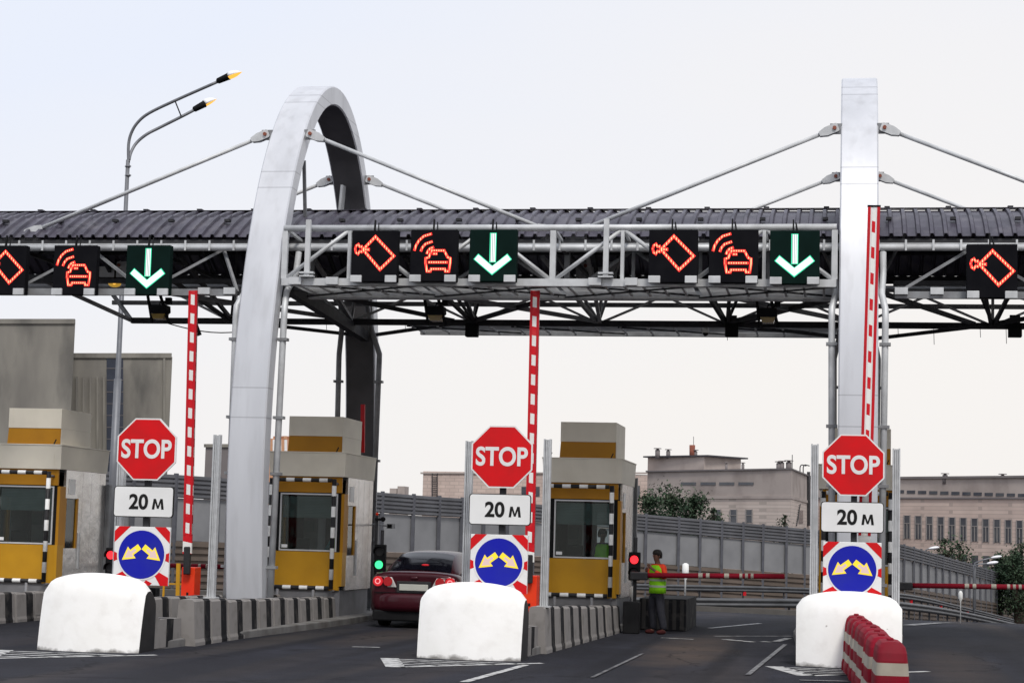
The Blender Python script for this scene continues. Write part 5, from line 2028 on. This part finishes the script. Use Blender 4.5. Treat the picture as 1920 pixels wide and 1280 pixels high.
def facade_rect(mb, A, B, px0, py0, px1, py1, out=.06, thick=.1, mi=0):
    c = [PW(px0, py1, A, B), PW(px1, py1, A, B), PW(px1, py0, A, B), PW(px0, py0, A, B)]
    d = Vector((B[0] - A[0], B[1] - A[1], 0)).normalized()
    n_ = Vector((d.y, -d.x, 0))
    if n_.y > 0: n_ = -n_
    f = [p + n_ * out for p in c]
    q = [p + n_ * (out - thick) for p in c]
    mb.add(f + q, [(0, 1, 2, 3), (7, 6, 5, 4), (0, 4, 5, 1), (1, 5, 6, 2), (2, 6, 7, 3), (3, 7, 4, 0)], mi)


def xy(px, Y, py=1000):
    q = P(px, py, Y)
    return (q.x, q.y)


# grey concrete towers on the left
A, B = xy(-160, 150, 650), xy(139, 152, 650)
t_ = thing('concrete_tower', 'tall weathered concrete building at the left edge behind the left booth', 'building', (A[0], A[1], -4))
mb = MB(); wall_box(mb, A, B, P(60, 599, 151).z, -6, 16, along=True); mb.build('wall', 'tower_concrete', t_)
mb = MB(); facade_rect(mb, A, B, -160, 598, 140.5, 607, .15, .3); mb.build('parapet', 'tower_concrete', t_)
A, B = xy(120, 165, 720), xy(321, 168, 720)
t_ = thing('concrete_tower', 'weathered concrete building with a dark glazed stair strip behind the leftmost STOP sign', 'building', (A[0], A[1], -4))
mb = MB(); wall_box(mb, A, B, P(200, 664, 166).z, -6, 14, along=True); mb.build('wall', 'tower_concrete', t_)
mb = MB(); facade_rect(mb, A, B, 200, 668, 231, 930, .05, .2); gl_ = mb.build('window', 'stair_glass', t_)
mb = MB()
for k in range(11):
    facade_rect(mb, A, B, 200, 690 + k * 22, 231, 691 + k * 22, .09, .1)
mb.build('mullion', 'plaster_dark', gl_)
mb = MB(); facade_rect(mb, A, B, 120, 662, 322, 671, .15, .3)
for px in (142, 155, 168, 181, 193, 306): facade_rect(mb, A, B, px, 706 if px < 200 else 672, px + 4, 930, .25, .3)
mb.build('parapet', 'tower_concrete', t_)
A, B = xy(385, 150, 850), xy(440, 152, 850)
t_ = thing('shed', 'plain grey block building between the left barrier arm and the left arch leg', 'building', (A[0], A[1], -4))
mb = MB(); wall_box(mb, A, B, P(400, 834, 150).z, -6, 10, along=True); mb.build('wall', 'plaster_dark', t_)
mb = MB(); facade_rect(mb, A, B, 384, 832, 441, 838, .15, .3); mb.build('parapet', 'tower_concrete', t_)
A, B = xy(480, 330), xy(556, 335)
t_ = thing('apartment_block', 'distant orange and white apartment block glimpsed left of the booth roof box', 'building', (A[0], A[1], -4))
mb = MB(); wall_box(mb, A, B, P(540, 822, 331).z, -8, 15); mb.build('wall', 'facade_orange', t_)
mb = MB()
for k in range(5): facade_rect(mb, A, B, 500 + k * 11, 824, 505 + k * 11, 845, .1, .2)
mb.build('balcony_strip', 'sign_white', t_)
mb = MB()
for k in range(3): facade_rect(mb, A, B, 520 + k * 12, 817, 526 + k * 12, 823, .1, 2)
mb.build('roof_vent', 'facade_orange', t_)

brick_mat('brick_pink', (.60, .48, .42), (.52, .41, .36), (.42, .34, .30), 1.0, .42, dirt_amt=.25)
brick_mat('brick_light', (.60, .51, .455), (.53, .445, .395), (.42, .36, .32), .55, .36, dirt_amt=.25)


def roof_pipe(t_, px, py0, py1, Y, r, mt='plaster_dark', cap=True):
    a, b2 = P(px, py1, Y), P(px, py0, Y)
    mb = MB(); mb.path([a - Vector((0, 0, .3)), b2], r, 10)
    if cap:
        mb.path([b2 + Vector((0, 0, .12)), b2 + Vector((0, 0, .2))], [r * 1.7, r * 1.5], 10)
        mb.tube(b2, b2 + Vector((0, 0, .13)), r * .6, 6)
    mb.build('roof_vent', mt, t_)


# pale brick block behind the middle STOP sign
A, B = xy(790, 225), xy(1216, 222)
t_ = thing('brick_building', 'pale pink brick building with a wall ladder behind the middle STOP sign', 'building', (A[0], A[1], -6))
mb = MB(); wall_box(mb, A, B, P(1000, 886, 223).z, -9, 25); mb.build('wall', 'brick_pink', t_)
mb = MB(); facade_rect(mb, A, B, 789, 885, 1217, 888, .15, .4); mb.build('parapet', 'plaster', t_)
mb = MB()
for k in range(12): facade_rect(mb, A, B, 812, 890 + k * 4, 821, 891.2 + k * 4, .25, .06)
facade_rect(mb, A, B, 811, 887, 812.2, 950, .27, .08); facade_rect(mb, A, B, 820.5, 887, 821.7, 950, .27, .08)
mb.build('ladder', 'steel_dark', t_)
for px0, px1, py0, py1 in ((978, 990, 912, 930), (1000, 1012, 912, 930), (1194, 1200, 910, 932)):
    mb = MB(); facade_rect(mb, A, B, px0, py0, px1, py1, .06, .2); mb.build('window', 'dark_window', t_)

# long plastered block with the roof house
A, B = xy(1212, 215), xy(1482, 200)
Cn = xy(1524, 226)
t_ = thing('brick_building', 'long pale building with roof house and slit windows above the noise wall', 'building', (A[0], A[1], -6))
zt = P(1482, 880, 200).z
mb = MB()
zt0 = P(1212, 885, 215).z
pA, pB, pC = Vector((*A, 0)), Vector((*B, 0)), Vector((*Cn, 0))
pD = pA + (pC - pB)
zc = P(1482, 929, 200).z
zb_ = -9
def ring4(z, o=0):
    return [pA + Vector((-o, -o, z)), pB + Vector((o * .3, -o, z)), pC + Vector((o, 0, z)), pD + Vector((-o, o, z))]
mb.loft([ring4(zc), ring4(zt)], 0, smooth=False)
mb.build('upper_wall', 'plaster', t_)
mb = MB(); mb.loft([ring4(zb_), ring4(zc - .3)], 0, smooth=False); mb.build('lower_wall', 'brick_light', t_)
mb = MB(); mb.loft([ring4(zc - .3, .12), ring4(zc, .12)], 0, smooth=False); mb.build('cornice', 'plaster', t_)
mb = MB(); mb.loft([ring4(zt, .2), ring4(zt + .16, .2)], 0, smooth=False); mb.build('parapet', 'plaster_dark', t_)
for px0, px1 in ((1277, 1305), (1314, 1342), (1349, 1377), (1385, 1413)):
    mb = MB(); facade_rect(mb, A, B, px0, 903.5, px1, 909, .05, .2); mb.build('slit_window', 'dark_window', t_)
for px0, px1 in ((1343, 1352), (1370, 1382), (1399.5, 1411)):
    mb = MB(); facade_rect(mb, A, B, px0, 955, px1, 979, .05, .2); w_ = mb.build('window', 'dark_window', t_)
    mb = MB(); facade_rect(mb, A, B, px0 - .8, 954, px0 + .6, 980, .1, .2); facade_rect(mb, A, B, px1 - .6, 954, px1 + .8, 980, .1, .2); facade_rect(mb, A, B, px0 + .6, 965, px1 - .6, 966, .1, .2)
    mb.build('window_frame', 'window_frame', w_)
mb = MB(); facade_rect(mb, B, Cn, 1513, 884, 1516, 985, .2, .2); mb.build('drainpipe', 'steel_dark', t_)
mb = MB(); facade_rect(mb, B, Cn, 1497, 956, 1505, 980, .05, .2); mb.build('window', 'dark_window', t_)
mb = MB()
a, b2 = PW(1493, 985, B, Cn) + Vector((-.5, -.5, 0)), PW(1498, 945, B, Cn) + Vector((-.4, -.4, 0))
for o in (0, .55): mb.bar(a + Vector((o, 0, 0)), b2 + Vector((o, 0, 0)), .1, .1)
for k in range(10):
    p = a.lerp(b2, k / 9.5); mb.bar(p, p + Vector((.55, 0, 0)), .06, .06)
mb.build('ladder', 'steel_dark', t_)
# roof house
hA, hB = xy(1212, 224), xy(1318, 218)
mb = MB(); wall_box(mb, hA, hB, P(1260, 856, 220).z, zt0 - 1, 6); rh = mb.build('roof_house', 'plaster', t_)
mb = MB()
q0 = P(1260, 856, 220).z
wall_box(mb, (hA[0] - .5, hA[1] - .6), (hB[0] + .5, hB[1] - .6), q0 + .18, q0 + .01, 7); mb.build('flat_roof', 'roof_felt', rh)
roof_pipe(t_, 1233, 843, 855, 222, .28); roof_pipe(t_, 1253, 845, 855, 222, .24)
roof_pipe(t_, 1298, 834, 856, 222, .33, 'chimney_red', False); roof_pipe(t_, 1304, 846, 856, 222, .22)
roof_pipe(t_, 1362, 870, 881, 210, .13); roof_pipe(t_, 1393, 870, 881, 208, .16)
roof_pipe(t_, 1460, 868, 879, 204, .25); roof_pipe(t_, 1466, 867, 879, 204, .25); roof_pipe(t_, 1479, 866, 879, 204, .3)
roof_pipe(t_, 1485.5, 852, 878, 204, .04, 'steel_dark', False); roof_pipe(t_, 1300.5, 818, 834, 222, .03, 'steel_dark', False)
mb = MB()
for o in (0, 6):
    pts = [P(1504 + o + 4 * math.cos(math.pi - k * math.pi / 8 * 1.0), 877 - 6 * math.sin(k * math.pi / 8), 212) for k in range(5)]
    mb.path([P(1500 + o, 886, 212)] + pts + [P(1512 + o, 873, 212)], .06, 6)
mb.build('roof_ladder_hoop', 'steel_dark', t_)

# right wing with the row of windows
A, B = xy(1530, 236), xy(1990, 214)
t_ = thing('brick_building', 'long pinkish brick building with a row of tall windows at the right edge', 'building', (A[0], A[1], -6))
zl, zr = P(1690, 898, 229).z, P(1920, 910, 217).z
zt = zl
mb = MB()
bA, bB = Vector((*A, 0)), Vector((*B, 0))
zcl = PW(1690, 935, A, B).z
mb2 = MB(); wall_box(mb2, A, B, zcl - .02, -10, 20); mb2.build('lower_wall', 'brick_pink', t_)
wall_box(mb, A, B, zt, zcl, 20); mb.build('upper_wall', 'plaster', t_)
mb = MB()
d = (bB - bA).normalized()
n_ = Vector((d.y, -d.x, 0)); n_ = n_ if n_.y < 0 else -n_
wall_box(mb, (A[0] + n_.x * .25, A[1] + n_.y * .25), (B[0] + n_.x * .25, B[1] + n_.y * .25), zt + .25, zt, 20.5)
mb.build('parapet', 'plaster_dark', t_)
mb = MB()
wall_box(mb, (A[0] + n_.x * .15, A[1] + n_.y * .15), (B[0] + n_.x * .15, B[1] + n_.y * .15), zcl + .2, zcl, .14); mb.build('cornice', 'plaster_dark', t_)
for k in range(17):
    px = 1597 + k * 20.8
    mb = MB(); facade_rect(mb, A, B, px, 918.5 + (px - 1690) * .030, px + 15, 924.5 + (px - 1690) * .030, .05, .2); mb.build('slit_window', 'dark_window', t_)
for k in range(18):
    px = 1590 + k * 21.1
    dy = (px - 1700) * .045
    mb = MB(); facade_rect(mb, A, B, px, 966 + dy, px + 11.5, 1009 + dy, .05, .2); w_ = mb.build('window', 'dark_window', t_)
    mb = MB()
    facade_rect(mb, A, B, px - .7, 965 + dy, px + .8, 1010 + dy, .1, .2); facade_rect(mb, A, B, px + 10.7, 965 + dy, px + 12.2, 1010 + dy, .1, .2)
    facade_rect(mb, A, B, px + .8, 980 + dy, px + 10.7, 981.4 + dy, .1, .2); facade_rect(mb, A, B, px + 5.2, 981.4 + dy, px + 6.4, 1009 + dy, .1, .2)
    mb.build('window_frame', 'window_frame', w_)
    mb = MB(); facade_rect(mb, A, B, px, 1035 + dy, px + 12, 1062 + dy, .05, .2); mb.build('window', 'dark_window', t_)
for px, py0, py1 in ((1772, 890, 902), (1880, 891, 908)):
    roof_pipe(t_, px, py0, py1, 224, .3)
roof_pipe(t_, 1862, 894, 906, 224, .05, 'steel_dark', False)
# things on the far roofs left of the STOP sign
A, B = xy(728, 300), xy(756, 300)
t_ = thing('roof_unit', 'tiny white roof equipment above the noise wall beside the left arch', 'roof unit', (A[0], A[1], -4))
mb = MB(); wall_box(mb, A, xy(741, 300), P(735, 915, 300).z, -8, 3); wall_box(mb, xy(742.5, 300), B, P(750, 911, 300).z, -8, 3); mb.build('unit_case', 'plaster', t_)

# ------------------------------------------------------------------ trees
def tree(px, py_top, Y, w, label, name='tree', n=2600, h=None, seed=1):
    rnd = random.Random(seed)
    top = P(px, py_top, Y)
    zb = min(zg(top.x, top.y), top.z - w * 1.1)
    t_ = thing(name, label, 'tree' if name == 'tree' else 'bush', (top.x, top.y, zb), 'trees beyond the noise wall')
    H_ = top.z - zb
    mb = MB()
    r0 = .035 * H_ + .08
    mb.path([(top.x, top.y, zb - .3), (top.x + .1, top.y, zb + H_ * .4), (top.x - .1, top.y + .1, zb + H_ * .75), (top.x, top.y, zb + H_ * .92)], [r0, r0 * .75, r0 * .4, .04], 8)
    cl = []
    for k in range(18):
        a = rnd.uniform(0, 2 * math.pi)
        rr = w * .5 * math.sqrt(rnd.random())
        zz = top.z - .25 - rnd.random() ** .9 * H_ * .62
        f = 1 - .75 * max(0, (zz - (top.z - H_ * .35)) / (H_ * .35))
        cl.append((Vector((top.x + rr * f * math.cos(a), top.y + rr * f * math.sin(a) * .7, zz)), rnd.uniform(.20, .32) * w))
    cl.append((top - Vector((0, 0, w * .10)), w * .10))
    for c, r_ in cl:
        a = Vector((top.x, top.y, max(zb + H_ * .3, c.z - w * .3)))
        mb.path([a, (a + c) / 2 + Vector((0, 0, .1)), c], [r0 * .35, r0 * .2, .02], 6)
    mb.build('trunk', 'bark', t_)
    vs, fs = [], []
    for k in range(n):
        c, r_ = rnd.choice(cl)
        p = c + Vector((rnd.gauss(0, 1), rnd.gauss(0, 1), rnd.gauss(0, .8))) * r_ * .55
        sz = rnd.uniform(.09, .22) * (w / 5) ** .3
        e = Euler((rnd.uniform(-1, 1), rnd.uniform(-1, 1), rnd.uniform(0, 6.28))).to_matrix()
        q = [e @ Vector(v) * sz for v in ((-1, 0, 0), (0, -.45, .1), (1.1, 0, 0), (0, .45, .1))]
        o = len(vs)
        vs += [p + v for v in q]
        fs.append((o, o + 1, o + 2, o + 3))
    mb = MB(); mb.add(vs, fs); mb.build('crown', 'leaf', t_, fix=False)


tree(1258, 926, 172, 5.2, 'dark leafy tree left of the slit windows, the largest above the noise wall', seed=3, n=9000)
tree(1220, 934, 168, 3.6, 'dark leafy tree next to the edge of the worker booth', seed=5, n=4200)
tree(1300, 932, 176, 4.0, 'dark leafy tree on the right flank of the largest tree', seed=11, n=5000)
tree(1338, 950, 170, 2.8, 'thin open tree right of the largest tree above the noise wall', seed=8, n=1100)
tree(1472, 964, 165, 1.9, 'small bush top by the corner of the long pale building', seed=9, n=700, name='bush')
tree(1772, 1006, 180, 4.2, 'thin pale tree below the tall windows of the right building', seed=12, n=1100)
tree(1800, 1018, 176, 3.4, 'small loose tree beside the first far street lamp', seed=14, n=1000)
tree(1872, 1036, 178, 4.2, 'dense dark tree behind the double street lamp heads', seed=15, n=3600)
tree(1905, 1040, 176, 4.0, 'dense dark tree at the right edge of the photo', seed=16, n=3600)
tree(1915, 1020, 190, 2.6, 'pale shrub against the right building, at the right edge of the photo', seed=17, n=900, name='bush')

# ------------------------------------------------------------------ street lamps
def lamp_head(p, d, parent, lit=True, sc=1.0):
    d = Vector(d).normalized()
    s = d.cross(Vector((0, 0, 1))).normalized()
    u = s.cross(d).normalized()
    sc *= 1.0
    mb = MB()
    rings = []
    for t, w, hh in ((0, .07, .07), (.05, .13, .11), (.45, .16, .13), (.50, .17, .14)):
        rings.append([p + d * t * sc + s * (w * math.cos(2 * math.pi * k / 14)) * sc + u * (hh * math.sin(2 * math.pi * k / 14) + .02) * sc for k in range(14)])
    mb.loft(rings)
    h = mb.build('lamp_head', 'black_matt', parent)
    for nm, sgn, mt in (('lamp_cap', 1, 'lamp_cap'), ('lamp_bowl', -1, 'sodium' if lit else 'lamp_cap')):
        mb = MB()
        rings = []
        for t, w, hh in ((.50, .17, .15), (.60, .19, .16), (.75, .17, .14), (.90, .10, .08), (1.02, .015, .015)):
            rings.append([p + d * t * sc + s * (w * math.cos(math.pi * k / 10)) * sc + u * (sgn * hh * (1.35 if sgn > 0 else .42) * math.sin(math.pi * k / 10) - .03) * sc for k in range(11)])
        mb.loft(rings, 0, cap=True)
        mb.build(nm, mt, h)
    return h


Y = 50.0
t0 = P(240, 300, Y)
t_ = thing('street_lamp', 'tall grey street lamp with two curved arms and lit amber heads above the roof', 'street lamp', (t0.x, t0.y, 0))
mb = MB(); mb.path([(t0.x, t0.y, 0), (t0.x, t0.y, 4), (t0.x, t0.y, t0.z)], [.085, .08, .055], 12); mb.path([(t0.x, t0.y, 0), (t0.x, t0.y, 5.8)], [.12, .10], 12); mb.build('pole', 'pole_grey', t_)
mb = MB()
for py in (312, 329):
    q = P(240, py, Y); mb.tube(q - Vector((.09, 0, 0)), q + Vector((.09, 0, 0)), .015, 6); mb.path([q - Vector((0, 0, .03)), q + Vector((0, 0, .03))], .07, 10)
mb.build('clamp', 'pole_grey', t_)
for pts, dy in (((241, 305), (241, 272), (246, 250), (258, 230), (280, 212), (330, 188), (407, 154)), 0), (((242, 300), (246, 285), (256, 268), (275, 252), (300, 239), (340, 219), (363, 207)), .9):
    pp = []
    for k, (px, py) in enumerate(pts):
        pp.append(P(px, py, Y + dy * (k / (len(pts) - 1))))
    pp = catmull(pp, 5)
    mb = MB(); mb.path(pp, .043, 10); am = mb.build('lamp_arm', 'pole_grey', t_)
    lamp_head(pp[-1], pp[-1] - pp[-3], am, True, .74)
mb = MB(); mb.tube(P(328, 189, Y + .0), P(340, 219, Y + .75), .02, 8); mb.build('arm_brace', 'pole_grey', t_)
for (hx, hy), (bx_, by_), Y, lab in (((1757, 1028), (1735, 1032), 150, 'far grey street lamp head above the right noise wall, left of the other two'), ((1874, 1045), (1828, 1055), 150, 'far street lamp on the right, upper of the two pale heads'), ((1866, 1056), (1826, 1060), 140, 'far street lamp on the right, lower of the two pale heads')):
    a, b2 = P(bx_, by_, Y), P(hx - 14, hy, Y)
    t_ = thing('street_lamp', lab, 'street lamp', (a.x, a.y, zg(a.x, a.y)), 'far unlit street lamps')
    mb = MB(); mb.path([(a.x, a.y, zg(a.x, a.y) - .2), (a.x, a.y, a.z - .4), a, a.lerp(b2, .4) + Vector((0, 0, .05)), b2], [.08, .07, .06, .05, .05], 8); mb.build('pole', 'pole_grey', t_)
    d = Vector((1, 0, .18))
    mb = MB()
    mb.ell(b2 + d * .32, (.42, .2, .12), 16, 8, 0, Matrix.Rotation(-.18, 3, 'Y'))
    mb.build('lamp_head', 'lamp_cap', t_)
